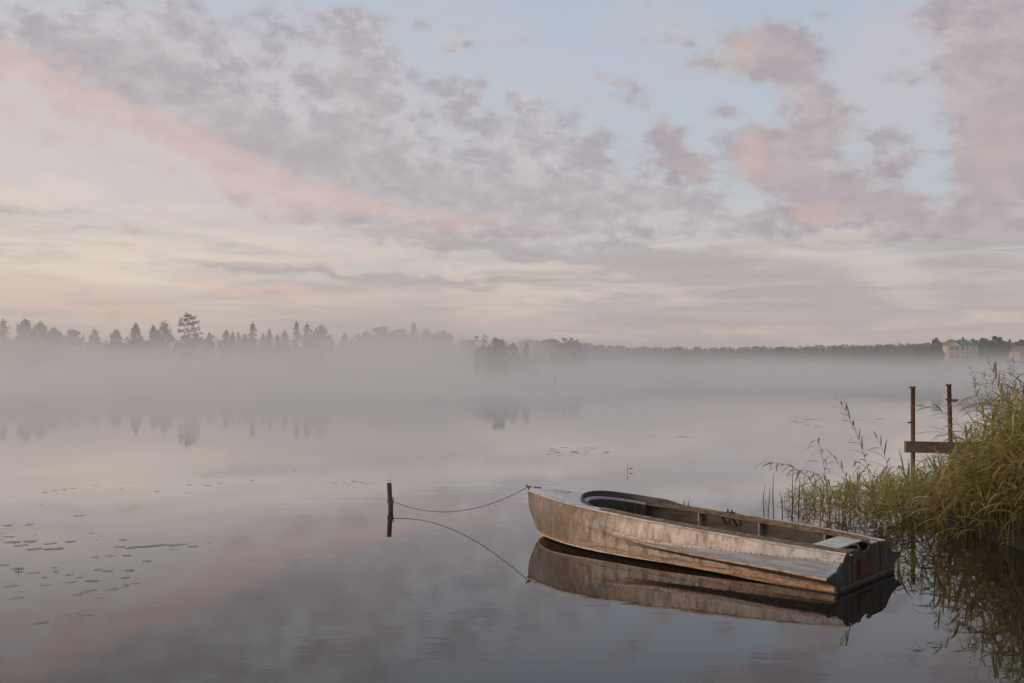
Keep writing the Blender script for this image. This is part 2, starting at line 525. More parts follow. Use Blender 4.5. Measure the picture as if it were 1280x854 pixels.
def hull_mat():
    m, g, out = new_mat("weathered_hull_paint")
    p = g.n("ShaderNodeBsdfPrincipled")
    o = g.n("ShaderNodeTexCoord").outputs["Object"]
    x, y, z = g.sep(o)
    big = g.noise(g.mapping(o, scale=(1, 1, .55)), 2.6, 6, 0.66)
    med = g.noise(g.mapping(o, loc=(3, 1, 2), scale=(1.3, 1, .55)), 9.0, 8, 0.72)
    fine = g.noise(g.mapping(o, loc=(7, 1, 4)), 46.0, 5, 0.65)
    vstr = g.noise(g.mapping(o, loc=(1, 5, 0), scale=(17, 17, 2.4)), 1.0, 7, 0.72)
    vstr2 = g.noise(g.mapping(o, loc=(8, 2, 0), scale=(9, 9, 1.0)), 1.0, 6, 0.7)
    hstr = g.noise(g.mapping(o, loc=(4, 5, 0), scale=(2.2, 4, 36)), 1.0, 5, 0.6)
    c = g.mix(g.rng(big, 0.40, 0.60), (0.33, 0.255, 0.205), (0.225, 0.16, 0.115))
    c = g.mix(g.m("MULTIPLY", g.rng(vstr2, 0.46, 0.60), 0.5), c, (0.20, 0.125, 0.08))
    # cleaner pale paint amidships and aft, browner towards the bow
    c = g.mix(g.m("MULTIPLY", g.rng(x, 2.3, 0.9), g.rng(vstr2, 0.64, 0.44, 0.40, 0.9)), c, (0.47, 0.405, 0.37))
    c = g.mix(g.m("MULTIPLY", g.rng(x, 1.1, 0.0), g.rng(big, 0.62, 0.42, 0.2, 0.75)), c, (0.40, 0.385, 0.385))
    c = g.mix(g.m("MULTIPLY", g.rng(x, 2.2, 3.5), g.m("MAXIMUM", g.rng(vstr, 0.42, 0.58, 0.25, 0.85), g.rng(big, 0.44, 0.56, 0.2, 0.9))), c, (0.095, 0.062, 0.040))
    c = g.mix(g.m("MULTIPLY", g.rng(med, 0.50, 0.58), 0.82), c, (0.105, 0.062, 0.036))
    flake = g.noise(g.mapping(o, loc=(5, 8, 1), scale=(1, 1, .8)), 5.5, 10, 0.72)
    c = g.mix(g.m("MULTIPLY", g.rng(flake, 0.555, 0.58), 0.8), c, g.mix(g.rng(x, 2.6, 1.2), (0.13, 0.08, 0.05), (0.29, 0.27, 0.255)))
    c = g.mix(g.m("MULTIPLY", g.rng(flake, 0.42, 0.40), 0.75), c, g.mix(g.rng(x, 2.8, 1.6), (0.26, 0.125, 0.05), (0.22, 0.155, 0.11)))
    upper = g.m("MULTIPLY", g.m("MULTIPLY", g.rng(z, 0.25, 0.30), g.rng(x, 2.9, 2.0)), g.rng(vstr2, 0.60, 0.44, 0.12, 0.68))
    c = g.mix(upper, c, g.mix(g.rng(x, 1.6, 0.3), (0.47, 0.40, 0.355), (0.45, 0.435, 0.43)))
    # bare blue-grey metal where the paint has gone
    bare = g.rng(g.m("ADD", g.noise(g.mapping(o, loc=(2.2, 0, 3)), 4.2, 6, 0.7), g.rng(x, 3.4, 4.2, 0.0, 0.06)), 0.575, 0.64)
    c = g.mix(g.m("MULTIPLY", bare, 0.75), c, (0.20, 0.215, 0.23))
    # run-off below the gunwale, rust and grime along the chine
    run = g.m("MULTIPLY", g.rng(vstr, 0.46, 0.66), g.rng(z, 0.20, 0.48))
    c = g.mix(g.m("MULTIPLY", run, 0.7), c, (0.20, 0.115, 0.05))
    rust = g.m("MULTIPLY", g.rng(g.m("ADD", z, g.m("MULTIPLY", g.m("SUBTRACT", med, 0.5), 0.12)), 0.15, 0.06), g.rng(hstr, 0.36, 0.60, 0.35, 0.95))
    c = g.mix(rust, c, g.mix(g.rng(fine, 0.4, 0.6), (0.40, 0.185, 0.06), (0.14, 0.068, 0.028)))
    grime = g.m("MULTIPLY", g.rng(hstr, 0.52, 0.64), g.rng(z, 0.24, 0.10))
    c = g.mix(g.m("MULTIPLY", grime, 0.7), c, (0.055, 0.045, 0.028))
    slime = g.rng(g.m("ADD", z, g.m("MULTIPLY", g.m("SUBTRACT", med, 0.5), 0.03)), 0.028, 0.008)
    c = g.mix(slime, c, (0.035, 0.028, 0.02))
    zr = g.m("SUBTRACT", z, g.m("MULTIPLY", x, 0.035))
    under = g.m("MULTIPLY", g.m("MULTIPLY", g.rng(g.m("ADD", zr, g.m("MULTIPLY", g.m("SUBTRACT", med, 0.5), 0.04)), 0.078, 0.098), g.rng(zr, 0.158, 0.146)), g.rng(x, 2.5, 1.7))  # shade beneath the spray rail, painted into the hull colour
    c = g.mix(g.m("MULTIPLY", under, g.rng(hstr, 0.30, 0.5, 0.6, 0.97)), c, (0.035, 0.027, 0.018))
    bowgrey = g.m("MULTIPLY", g.rng(x, 3.55, 3.75), g.m("MULTIPLY", g.rng(med, 0.40, 0.58), g.rng(z, 0.22, 0.32)))
    c = g.mix(g.m("MULTIPLY", bowgrey, 0.7), c, (0.12, 0.125, 0.125))
    specks = g.rng(fine, 0.60, 0.68)
    c = g.mix(g.m("MULTIPLY", specks, 0.75), c, (0.10, 0.065, 0.04))
    dots = g.n("ShaderNodeTexVoronoi")
    g.put(dots.inputs["Vector"], g.mapping(o, scale=(1, 0.2, 1)))
    dots.inputs["Scale"].default_value = 16.0
    dsel = g.m("MULTIPLY", g.rng(dots.outputs["Distance"], 0.24, 0.17), g.m("GREATER_THAN", g.sep(dots.outputs["Color"])[0], 0.82))
    c = g.mix(g.m("MULTIPLY", dsel, 0.8), c, (0.13, 0.15, 0.16))
    # plate joint
    joint = g.rng(g.m("ABSOLUTE", g.m("SUBTRACT", x, 2.71)), 0.010, 0.003)
    c = g.mix(g.m("MULTIPLY", joint, 0.7), c, (0.11, 0.07, 0.045))
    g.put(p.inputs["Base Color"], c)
    g.put(p.inputs["Roughness"], g.rng(med, 0.3, 0.7, 0.38, 0.66))
    p.inputs["Metallic"].default_value = 0.0
    b = g.n("ShaderNodeBump")
    b.inputs["Strength"].default_value = 0.6
    b.inputs["Distance"].default_value = 0.012
    dent = g.noise(g.mapping(o, loc=(9, 9, 3), scale=(1, 1, 1.4)), 4.0, 2, 0.5)
    g.put(b.inputs["Height"], g.m("ADD", g.m("ADD", g.m("MULTIPLY", fine, 0.16), g.m("MULTIPLY", dent, 1.2)), g.m("SUBTRACT", big, g.m("MULTIPLY", joint, 0.6))))
    g.put(p.inputs["Normal"], b.outputs[0])
    m.node_tree.links.new(p.outputs[0], out.inputs[0])
    return m


def volume_mat(name, color, density, aniso, build=None):
    m, g, out = new_mat(name)
    v = g.n("ShaderNodeVolumePrincipled")
    v.inputs["Color"].default_value = (*color, 1)
    v.inputs["Anisotropy"].default_value = aniso
    v.inputs["Density"].default_value = density
    if build:
        g.put(v.inputs["Density"], build(g))
    m.node_tree.links.new(v.outputs[0], out.inputs["Volume"])
    return m


M = {}
M["water"] = water_mat()
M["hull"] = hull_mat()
M["deck_grey"] = simple("worn_grey_blue_deck", (0.42, 0.43, 0.46), (0.30, 0.31, 0.34), 7, 0.42, 0.15, 0.0, (1, 3, 1), .4, .62)
M["rail_shade"] = simple("rail_shade_strip", (0.05, 0.04, 0.025), (0.15, 0.085, 0.045), 5, 0.8, 0.3, 0.0, (1, 7, 7), .45, .72, spec=.2)  # dark strip colour for painted shade below the spray rail
M["sponson"] = simple("scuffed_grey_plate", (0.30, 0.31, 0.33), (0.20, 0.195, 0.19), 5, 0.4, 0.15, 0.0, (1, 5, 5))
M["wood_edge"] = simple("peeling_brown_edge", (0.19, 0.145, 0.11), (0.075, 0.05, 0.034), 11, 0.75, 0.4, 0.0, (1, 5, 5), .38, .62)
M["pale_edge"] = simple("pale_worn_rail", (0.47, 0.41, 0.37), (0.27, 0.19, 0.13), 9, 0.55, 0.3, 0.0, (1, 5, 5), .42, .68)
M["rust_rail"] = simple("rusty_pale_rail", (0.42, 0.31, 0.24), (0.24, 0.12, 0.055), 8, 0.6, 0.3, 0.0, (1, 6, 6), .4, .62)
M["black"] = simple("black_rubber", (0.018, 0.018, 0.02), (0.035, 0.034, 0.034), 14, 0.5, 0.2)
M["lining"] = simple("dull_brown_lining", (0.175, 0.145, 0.12), (0.10, 0.08, 0.062), 5, 0.75, 0.2, 0.0, (1, 1, 3))
M["panel"] = simple("dark_green_grey_panel", (0.040, 0.045, 0.040), (0.018, 0.020, 0.018), 6, 0.6, 0.2, 0.0, (5, 5, .7), spec=.2)
M["transom"] = simple("dark_transom", (0.034, 0.030, 0.024), (0.085, 0.066, 0.048), 7, 0.75, 0.4, 0.0, (4, 4, .8), .45, .72, spec=.15)
M["redwood"] = simple("dark_red_board", (0.075, 0.024, 0.017), (0.035, 0.015, 0.011), 8, 0.7, 0.3, 0.0, (3, 3, .7), spec=.15)
M["white_plate"] = simple("chalky_white_plate", (0.52, 0.50, 0.49), (0.36, 0.33, 0.30), 6, 0.55, 0.1)
M["metal"] = simple("dull_metal", (0.22, 0.21, 0.20), (0.10, 0.075, 0.06), 20, 0.45, 0.2, 0.5)
M["post"] = simple("wet_brown_wood", (0.085, 0.06, 0.045), (0.04, 0.028, 0.022), 9, 0.8, 0.7, 0.0, (6, 6, .6))
M["rope"] = simple("grey_brown_rope", (0.16, 0.125, 0.10), (0.08, 0.06, 0.05), 60, 0.9, 0.5)
M["rustpipe"] = simple("rusty_pipe", (0.075, 0.035, 0.026), (0.13, 0.06, 0.04), 14, 0.7, 0.5)
M["plank"] = simple("old_reddish_beam", (0.20, 0.12, 0.085), (0.10, 0.065, 0.05), 6, 0.85, 0.5, 0.0, (1, 6, 6))
M["pad"] = simple("olive_lily_pad", (0.18, 0.165, 0.10), (0.25, 0.22, 0.14), 5, 0.4, 0.1)
M["reed_green"] = simple("green_reed", (0.29, 0.285, 0.075), (0.18, 0.19, 0.05), 3, 0.55, 0, trans=0.5)
M["reed_yellow"] = simple("yellowing_reed", (0.43, 0.35, 0.11), (0.33, 0.26, 0.085), 3, 0.55, 0, trans=0.5)
M["reed_dry"] = simple("dry_reed", (0.38, 0.27, 0.15), (0.26, 0.16, 0.075), 3, 0.7, 0, trans=0.2)
M["reed_rust"] = simple("rust_orange_reed", (0.34, 0.14, 0.035), (0.22, 0.085, 0.025), 3, 0.7, 0, trans=0.2)
M["reed_dark"] = simple("dark_reed_stalk", (0.045, 0.05, 0.022), (0.03, 0.028, 0.015), 5, 0.7)
M["plume"] = simple("reed_plume", (0.27, 0.19, 0.15), (0.16, 0.11, 0.085), 12, 0.9, 0, trans=0.2)
M["mud"] = simple("dark_mud", (0.035, 0.026, 0.018), (0.055, 0.042, 0.024), 3, 0.8, 0.6)
M["leaf_a"] = simple("dark_leaf", (0.045, 0.050, 0.026), (0.075, 0.068, 0.035), 0.6, 0.8, trans=0.2)
M["leaf_b"] = simple("autumn_leaf", (0.085, 0.072, 0.036), (0.055, 0.055, 0.030), 0.6, 0.8, trans=0.2)
M["needle"] = simple("dark_needles", (0.035, 0.044, 0.028), (0.055, 0.058, 0.034), 0.8, 0.8)
M["bark"] = simple("grey_bark", (0.07, 0.055, 0.045), (0.04, 0.032, 0.028), 3, 0.9)
M["land"] = simple("far_meadow", (0.075, 0.075, 0.035), (0.05, 0.055, 0.028), 0.05, 0.9)

# ------------------------------------------------------------------ lake, far shore, bank
mb = MB()
ext = 1500.0
xs = [-ext, -400, -100, -30, -10, 0, 10, 30, 100, 400, ext]
ys = [-60, 0, 10, 20, 40, 100, 300, 800, 2 * ext]
mb.grid([[(x, y, 0.0) for x in xs] for y in ys], flip=False)
lake = mb.build("water", M["water"])
tag(lake, kind="structure")


def land_h(x, y):
    """height of the far shore above the lake"""
    n = noise.noise(Vector((x * 0.012, y * 0.012, 0.3))) + 0.5 * noise.noise(Vector((x * 0.04, y * 0.04, 1.3)))
    # left peninsula ends a little right of the view's middle
    islet = 0.5 - 0.5 * (((x + 1.6) / 4.5) ** 2 + ((y - 153.0) / 6.0) ** 2)
    edge = 216 + 14 * noise.noise(Vector((x * 0.01, 5.0, 0))) + max(0.0, x + 6.0) * 2.0
    a = min(1.0, max(-1.0, (y - edge) / 18.0)) * 1.3
    if x > 40:
        a = -1.0
    # hill with the house on the right
    r = x / max(y, 1.0)
    fr = min(1.0, max(0.0, (r - 0.37) / 0.08))
    b = (min(1.0, max(0.0, (y - 335) / 70.0)) * 7.6) * fr * fr * (3 - 2 * fr) - 0.8
    if y < 300:
        b = -1.0
    # the distant shore all along
    c = min(1.0, max(-1.0, (y - 600 - 20 * n) / 30.0)) * 1.5 + max(0.0, (y - 640)) * 0.012
    h = max(a, b, c, max(-1.0, min(0.3, islet)))
    return h + (0.3 * n if h > 0.3 else 0.0)


mb = MB()
gx = [-700 + 14 * i for i in range(101)]
gy = [135 + 6 * j for j in range(12)] + [207 + 11 * j for j in range(65)]
mb.grid([[(x, y, land_h(x, y)) for x in gx] for y in gy])
tag(mb.build("far_shore_ground", M["land"], smooth=True), kind="structure")

mb = MB()


def bank_h(x, y):
    e = (x - 5.9) + 0.55 * noise.noise(Vector((x * 0.9, y * 0.9, 2.0))) - 0.25 * abs(y - 13.2) - 1.6 * max(0.0, y - 15.6)
    return max(-0.25, min(0.22, e * 0.16)) + 0.03 * noise.noise(Vector((x * 4, y * 4, 0)))


bx = [5.0 + 0.18 * i for i in range(60)]
by = [10.4 + 0.18 * j for j in range(60)]
mb.grid([[(x, y, bank_h(x, y)) for x in bx] for y in by])
tag(mb.build("bank", M["mud"], smooth=True), kind="structure")

# ------------------------------------------------------------------ haze and mist
mb = MB()
mb.box((0, 730, 20), (2 * ext - 20, 1500, 42))
hz = mb.build("haze", volume_mat("pale_haze", (0.96, 0.93, 0.91), 0.0003, 0.2))
tag(hz, kind="stuff")


def mist_density(g):
    pos = g.n("ShaderNodeNewGeometry").outputs["Position"]
    x, y, z = g.sep(pos)
    n1 = g.noise(g.mapping(pos, scale=(0.020, 0.012, 0.13)), 1.0, 4, 0.6)
    n2 = g.noise(g.mapping(pos, loc=(40, 3, 1), scale=(0.020, 0.011, 0.0)), 1.0, 3, 0.55)
    lft = g.rng(x, 26.0, -6.0)
    thin = None
    for bx_, by_, rx_, ry_, am_ in ((-2, 125, 9, 75, 1.0), (4.6, 95, 7, 60, .9), (-92, 180, 22, 70, .9), (-66, 190, 14, 70, .8), (-52, 190, 14, 70, .6), (-39, 185, 14, 75, 1.0), (-26, 215, 18, 60, .5)):
        q_ = g.vm("LENGTH", g.comb(g.m("DIVIDE", g.m("SUBTRACT", x, bx_), rx_), g.m("DIVIDE", g.m("SUBTRACT", y, by_), ry_), 0.0))
        q_ = g.m("MULTIPLY", g.rng(q_, 1.0, 0.1), am_)
        thin = q_ if thin is None else g.m("MAXIMUM", thin, q_)
    top = g.m("ADD", g.m("ADD", 4.4, g.m("MULTIPLY", lft, 5.0)), g.m("MULTIPLY", n2, g.m("ADD", 10.5, g.m("MULTIPLY", lft, 7.5))))
    top = g.m("MULTIPLY", top, g.m("SUBTRACT", 1.0, g.m("MULTIPLY", thin, 0.58)))
    zz = g.m("DIVIDE", z, top)
    fall = g.m("POWER", g.m("MAXIMUM", g.m("SUBTRACT", 1.0, zz), 0.0), 3.6)
    dens = g.m("MULTIPLY", fall, g.rng(n1, 0.34, 0.62, 0.12, 1.55))
    front = g.rng(g.m("ADD", y, g.m("ADD", g.m("MULTIPLY", n1, 20.0), g.m("MULTIPLY", g.m("SUBTRACT", n2, 0.5), 70.0))), g.m("SUBTRACT", 90.0, g.m("MULTIPLY", lft, 50.0)), g.m("SUBTRACT", 136.0, g.m("MULTIPLY", lft, 46.0)))
    low = g.m("MULTIPLY", g.m("POWER", g.m("MAXIMUM", g.m("SUBTRACT", 1.0, g.m("DIVIDE", z, 2.6)), 0.0), 1.5), g.m("MULTIPLY", g.m("MULTIPLY", lft, front), 0.022))
    return g.m("ADD", low, g.m("MULTIPLY", g.m("MULTIPLY", dens, front), g.m("ADD", 0.027, g.m("MULTIPLY", lft, 0.012))))


mb = MB()
mb.box((0, 230, 13.06), (720, 390, 26.0))
ms = mb.build("mist_bank", volume_mat("pale_mist", (0.97, 0.948, 0.932), 0.02, 0.5, mist_density))
tag(ms, label="low pale mist bank lying over the far water", kind="stuff")

# ------------------------------------------------------------------ the boat
C0 = Vector((3.5, 9.84, 0.0))
boat = empty("motorboat", C0, atan2(0.657, -0.754))
tag(boat, "weathered old metal motorboat with peeling beige paint moored by the reeds", "boat")

ROWS = {
    "k": [(0, 0, -.10), (1.5, 0, -.13), (2.8, 0, -.12), (3.6, 0, -.09), (4.0, 0, -.04), (4.17, 0, .03)],
    "c0": [(0, .73, .004), (.6, .72, .006), (1.25, .69, .03), (2.0, .672, .045), (2.72, .62, .047), (3.3, .53, .06), (3.72, .375, .072), (4.05, .15, .062), (4.19, 0, .05)],
    "c1": [(0, .735, .072), (.6, .725, .075), (1.25, .695, .09), (2.0, .675, .10), (2.72, .622, .10), (3.3, .53, .115), (3.72, .375, .125), (4.06, .155, .12), (4.245, 0, .11)],
    "r0": [(0, .785, .098), (.6, .755, .115), (1.25, .705, .138), (2.0, .672, .165), (2.65, .628, .19), (3.3, .527, .20), (3.72, .375, .21), (4.08, .16, .21), (4.29, 0, .20)],
    "r1": [(0, .915, .150), (.6, .845, .168), (1.2, .775, .172), (1.95, .712, .198), (2.6, .641, .24), (3.3, .522, .27), (3.72, .375, .28), (4.1, .16, .28), (4.325, 0, .28)],
    "r2": [(0, .925, .175), (.6, .85, .19), (1.2, .78, .195), (1.95, .716, .22), (2.6, .641, .262), (3.3, .52, .30), (3.72, .374, .31), (4.1, .16, .31), (4.34, 0, .31)],
    "s": [(0, .70, .205), (.6, .72, .213), (1.2, .69, .22), (1.95, .672, .229), (2.6, .640, .275), (3.3, .518, .33), (3.72, .373, .34), (4.11, .16, .34), (4.35, 0, .34)],
    "t": [(0, .565, .276), (.6, .61, .268), (1.25, .64, .26), (1.97, .657, .245), (2.6, .638, .29), (3.3, .515, .36), (3.72, .372, .375), (4.11, .16, .375), (4.36, 0, .375)],
    "g": [(0, .495, .340), (.6, .585, .376), (1.55, .625, .425), (2.13, .617, .455), (2.7, .565, .485), (3.13, .497, .506), (3.5, .405, .524), (3.89, .245, .54), (4.2, .09, .55), (4.375, 0, .555)],
}
U_END = {k: v[-1][0] for k, v in ROWS.items()}


def row(k, t, s=1):                    # point of a hull line at t (0 stern .. 1 stem), side s
    pts = ROWS[k]
    u = t * U_END[k]
    us = [p[0] for p in pts]
    return Vector((u, s * pchip(us, [p[1] for p in pts], u), pchip(us, [p[2] for p in pts], u)))


def gw(u):
    pts = ROWS["g"]
    us = [p[0] for p in pts]
    return pchip(us, [p[1] for p in pts], u), pchip(us, [p[2] for p in pts], u)


def m_row(t, s):                       # slightly bellied middle of the top side
    a, b = row("t", t, s), row("g", t, s)
    q = (a + b) / 2
    q.y += s * 0.012 * min(1, (1 - t) * 6)
    return q


TS = [i / 70 for i in range(71)]
mb = MB()
mb2 = MB()
for s in (1, -1):
    mb.grid([[row(n, t, s) for n in ("k", "c0", "c1")] for t in TS], flip=(s > 0))
    mb.grid([[row(n, t, s) for n in ("r1", "r2")] for t in TS], flip=(s > 0))
    aft = [t for t in TS if t * 4.32 <= 2.66]
    mb.grid([[row("c1", t, s), row("c1", t, s).lerp(row("r0", t, s), .8), row("r0", t, s), row("r1", t, s)] for t in aft], flip=(s > 0))
    mb.grid([[row("c1", t, s), row("c1", t, s).lerp(row("r0", t, s), .8), row("r0", t, s), row("r1", t, s)] for t in TS if t >= aft[-1]], flip=(s > 0))
    mb.grid([[row("t", t, s), m_row(t, s), row("g", t, s)] for t in TS], flip=(s > 0))
    split = [t for t in TS if t * 4.34 >= 2.6]
    mb.grid([[row("r2", t, s), row("s", t, s), row("t", t, s)] for t in split], flip=(s > 0))
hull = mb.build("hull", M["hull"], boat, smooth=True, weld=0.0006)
hull.modifiers.new("edge", "EDGE_SPLIT").split_angle = R(28)
for s in (1, -1):
    mb = MB()
    fs = [t for t in TS if t * 4.34 <= 2.62]
    mb.grid([[row("r2", t, s), row("r2", t, s).lerp(row("s", t, s), .5) + Vector((0, 0, -.004)), row("s", t, s), row("s", t, s).lerp(row("t", t, s), .55) + Vector((0, -.008 * s, 0)), row("t", t, s)] for t in fs], flip=(s > 0))
    mb.build("side_sponson", M["sponson"], hull, smooth=True)
    # rusty lip along the sponson's outer edge, the riveted strip on its upper seam
    mb = MB()
    fs2 = [t for t in TS if t * 4.34 <= 2.75]
    mb.tube([row("r2", t, s) + Vector((0, s * .004, -.008)) for t in fs2], [0.013 if t < .5 else 0.013 * max(.25, (0.64 - t) / .14) for t in fs2], 6)
    mb.build("spray_rail", M["rust_rail"], hull, smooth=True)
    mb = MB()
    mb.grid([[row("t", t, s) + Vector((0, s * .002, -.012)), row("t", t, s) + Vector((0, s * .005, -.010)), row("t", t, s) + Vector((0, s * .004, .010)), row("t", t, s) + Vector((0, s * .001, .012))] for t in fs], flip=(s > 0))
    for i in range(46):
        t = 0.006 + i * 0.0128
        p = row("t", t, s) + Vector((0, s * .006, 0))
        mb.box(p, (.011, .006, .011), mi=1)
    mb.build("seam_strip", [M["pale_edge"], M["metal"]], hull)
    mb = MB()
    fr_ = [t for t in TS if t * 4.2 >= 1.9]
    mb.tube([row("c0", t, s) + Vector((0, s * .003, .004)) for t in fr_], [0.009 * min(1.0, .3 + (t - fr_[0]) * 6) for t in fr_], 6)
    mb.build("chine_rail", M["pale_edge"], hull, smooth=True)
    # gunwale
    mb = MB()
    mb.tube([row("g", t, s) + Vector((0, s * .004, .002)) for t in TS], 0.0125, 6)
    mb.build("rub_rail", M["pale_edge"], boat, smooth=True)

UF, UB, WB = 3.40, 0.46, 0.135          # cockpit opening: front apex, rear edge, side deck width


def op(u):                              # half width of the cockpit opening
    w = gw(u)[0] - WB
    if u > 2.75:
        k = (u - 2.75) / (UF - 2.75)
        w = (gw(2.75)[0] - WB) * sqrt(max(0.0, 1 - k ** 3.2))
    return max(0.0, w)


def camber(u, v):
    a = gw(u)[0]
    k = min(1.0, max(0.0, (u - 2.3) / 0.9))
    return gw(u)[1] + 0.045 * k * (1 - (v / a) ** 2 if a > 0.02 else 0)


us = [2.9 + (UF - 2.9) * (1 - (1 - i / 26) ** 2) for i in range(27)] + [UF + 0.001] + [UF + (4.36 - UF) * i / 26 for i in range(1, 27)]
mb = MB()
for s in (1, -1):
    rows = []
    for u in us:
        a, b = gw(u)[0], op(u)
        rows.append([(u, s * (a + (b - a) * j / 8), camber(u, a + (b - a) * j / 8) + .003) for j in range(9)])
    mb.grid(rows, flip=(s < 0))
fd = mb.build("foredeck", M["deck_grey"], boat, smooth=True, weld=0.0008)
mb = MB()
hc = Vector((3.84, -.03, 0))
ring = []
for k in range(33):
    a = 2 * pi * k / 32
    u, v = hc.x + .115 * cos(a), hc.y + .115 * sin(a)
    ring.append((u, v, camber(u, v) + .008))
mb.tube(ring, 0.0045, 5, cap=False)
mb.build("deck_hatch", M["white_plate"], boat, smooth=True)

usd = [0.0 + (2.9) * i / 48 for i in range(49)]
for s in (1, -1):
    mb = MB()
    rows = []
    for i, u in enumerate(usd):
        a, b = gw(u)[0], gw(u)[0] - WB if u < 2.75 else op(u)
        w = 0.004 * noise.noise(Vector((u * 9, s, 0)))
        rows.append([(u, s * a, gw(u)[1] + .002), (u, s * (a - .04), gw(u)[1] + .007 + w), (u, s * (b + .012), gw(u)[1] + .009 + w), (u, s * b, gw(u)[1] + .022 + w),
                     (u, s * (b - .016), gw(u)[1] + .022 + w), (u, s * (b - .016), gw(u)[1] - .028)])
    mb.grid(rows, flip=(s < 0))
    mb.build("side_deck", M["wood_edge"], boat)
    # lining of the cockpit side, under the side deck
    mb = MB()
    ul = [0.03 + (3.1 - 0.03) * i / 30 for i in range(31)]
    mb.grid([[(u, s * (gw(u)[0] - .02), gw(u)[1] - .005), (u, s * (gw(u)[0] - .012), gw(u)[1] - .14), (u, s * (min(gw(u)[0], .6) - .03), .075)] for u in ul], flip=(s > 0))
    mb.build("side_lining", M["lining"], boat, smooth=True)
    for u in (2.195, 1.43, 0.644):
        mb = MB()
        a, zg = gw(u)
        mb.box((u, s * (a - .055), (zg + .06) / 2), (.016, .075, zg - .085))
        mb.box((u + .02, s * (a - .020 - .012), (zg + .06) / 2), (.036, .010, zg - .085))
        mb.build("rib", M["pale_edge"], boat)
    for u in (1.89, 1.757):
        a, zg = gw(u)
        mb = MB()
        mb.tube([(u, s * (a - .10), zg - .03), (u - .03, s * (a - .04), zg - .13)], .011, 6)
        mb.build("bracket", M["black"], boat)
    if s > 0:
        continue
    a, zg = gw(1.81)
    mb = MB()
    mb.box((1.81, s * (a - .05), zg + .016), (.10, .05, .014))
    mb.tube([(1.84, s * (a - .05), zg + .02), (1.84, s * (a - .05), zg + .055)], .009, 6)
    mb.tube([(1.79, s * (a - .05), zg + .02), (1.785, s * (a - .05), zg + .05)], .009, 6)
    mb.build("oarlock", M["black"], boat)

mb = MB()
mb.grid([[(u, (min(gw(u)[0], .6) - .03) * k, .075) for k in (-1, -.5, 0, .5, 1)] for u in [0.03 + 3.07 * i / 12 for i in range(13)]])
for v in (-.3, -.1, .1, .3):
    mb.box((1.7, v, .083), (2.4, .035, .014), mi=0)
mb.build("floor", M["lining"], boat)

# coaming round the front of the cockpit, sloped inner lip and the bulkhead below it
path = []
u_far = 2.5
for i in range(60):
    th = -pi / 2 + pi * i / 59
    v = sin(th)
    u = None
    w0 = gw(2.75)[0] - WB
    vv = v * w0 * 0.999
    k = (1 - (abs(vv) / w0) ** 2) ** (1 / 3.2)
    path.append((2.75 + (UF - 2.75) * k, vv))
far_leg = [(2.32 + .43 * i / 10, -op(2.32 + .43 * i / 10)) for i in range(10)]
path_all = far_leg + path[1:]
near_cut = [p for p in path_all if not (p[1] > 0 and p[0] < 3.02)]


def nrm(pts, i):
    a, b = pts[max(i - 1, 0)], pts[min(i + 1, len(pts) - 1)]
    t = Vector((b[0] - a[0], b[1] - a[1], 0)).normalized()
    return Vector((t.y, -t.x, 0))       # points outwards or inwards depending on travel


mb = MB()
rows = []
for i, (u, v) in enumerate(near_cut):
    n = nrm(near_cut, i)
    c = Vector((2.5, 0, 0)) - Vector((u, v, 0))
    if n.dot(c) > 0:
        n = -n                          # outwards
    hgt = (0.044 + 0.020 * min(1.0, max(0.0, (.25 - v) / .5))) * min(1.0, 0.35 + i / 9.0) * min(1.0, (len(near_cut) - i) / 14.0 + .12)
    z0 = camber(u, v)
    p = Vector((u, v, z0))
    rows.append([p + n * .020 + Vector((0, 0, -.002)), p + n * .012 + Vector((0, 0, hgt)), p - n * .006 + Vector((0, 0, hgt + .003)), p - n * .012 + Vector((0, 0, -.015))])
mb.grid(rows, closed=True)
mb.face(rows[0])
mb.face(rows[-1][::-1])
mb.build("coaming", M["black"], boat)
rows, rows2 = [], []
bul = [p for p in path_all if p[0] > 2.72]
for i, (u, v) in enumerate(bul):
    c = Vector((2.45 - u, -v, 0))
    n = c.normalized()
    wdt = 0.065 * min(1.0, max(0.12, (u - 2.70) / 0.4))
    p = Vector((u, v, camber(u, v) - .004))
    q = p + n * wdt + Vector((0, 0, -.020))
    rows.append([p, q, q + Vector((0, 0, -.012))])
    rows2.append([q + n * .004 + Vector((0, 0, -.012)), q + n * .03 + Vector((0, 0, -.20)), Vector((q.x + n.x * .03, q.y + n.y * .03, .07))])
mb = MB()
mb.grid(rows)
mb.build("dash_lip", M["deck_grey"], boat)
mb = MB()
mb.tube([r[1] + Vector((0, 0, .004)) for r in rows], 0.006, 5)
mb.build("lip_edge", M["pale_edge"], boat)
mb = MB()
mb.grid(rows2)
mb.build("front_bulkhead", M["panel"], boat, smooth=True)

# stern: frame, seat plate, well, transom
mb = MB()
mb.box((UB, 0, .20), (.02, .98, .25))
mb.box((UB + .008, 0, .325), (.045, .88, .022))
mb.build("stern_frame", M["lining"], boat)
mb = MB()
mb.box((.32, -.005, .342), (.27, .87, .014), Matrix.Rotation(R(-1.5), 3, "Y"))
mb.build("seat_plate", M["white_plate"], boat)
outl = [row(n, 0, 1) for n in ("k", "c0", "c1", "r0", "r1", "r2", "s", "t", "g")]
poly = [(p.y, p.z) for p in outl]
top = [(.40, .350), (.17, .354), (.10, .312), (-.04, .312), (-.09, .356), (-.40, .350)]
poly = poly + top + [(-a, b) for a, b in poly[1:][::-1]]
mb = MB()
mb.face([(-.012, a, b) for a, b in poly][::-1])
mb.face([(.014, a, b) for a, b in poly])
for i in range(len(poly)):
    (a, b), (c, d) = poly[i], poly[(i + 1) % len(poly)]
    mb.face([(-.012, a, b), (-.012, c, d), (.014, c, d), (.014, a, b)])
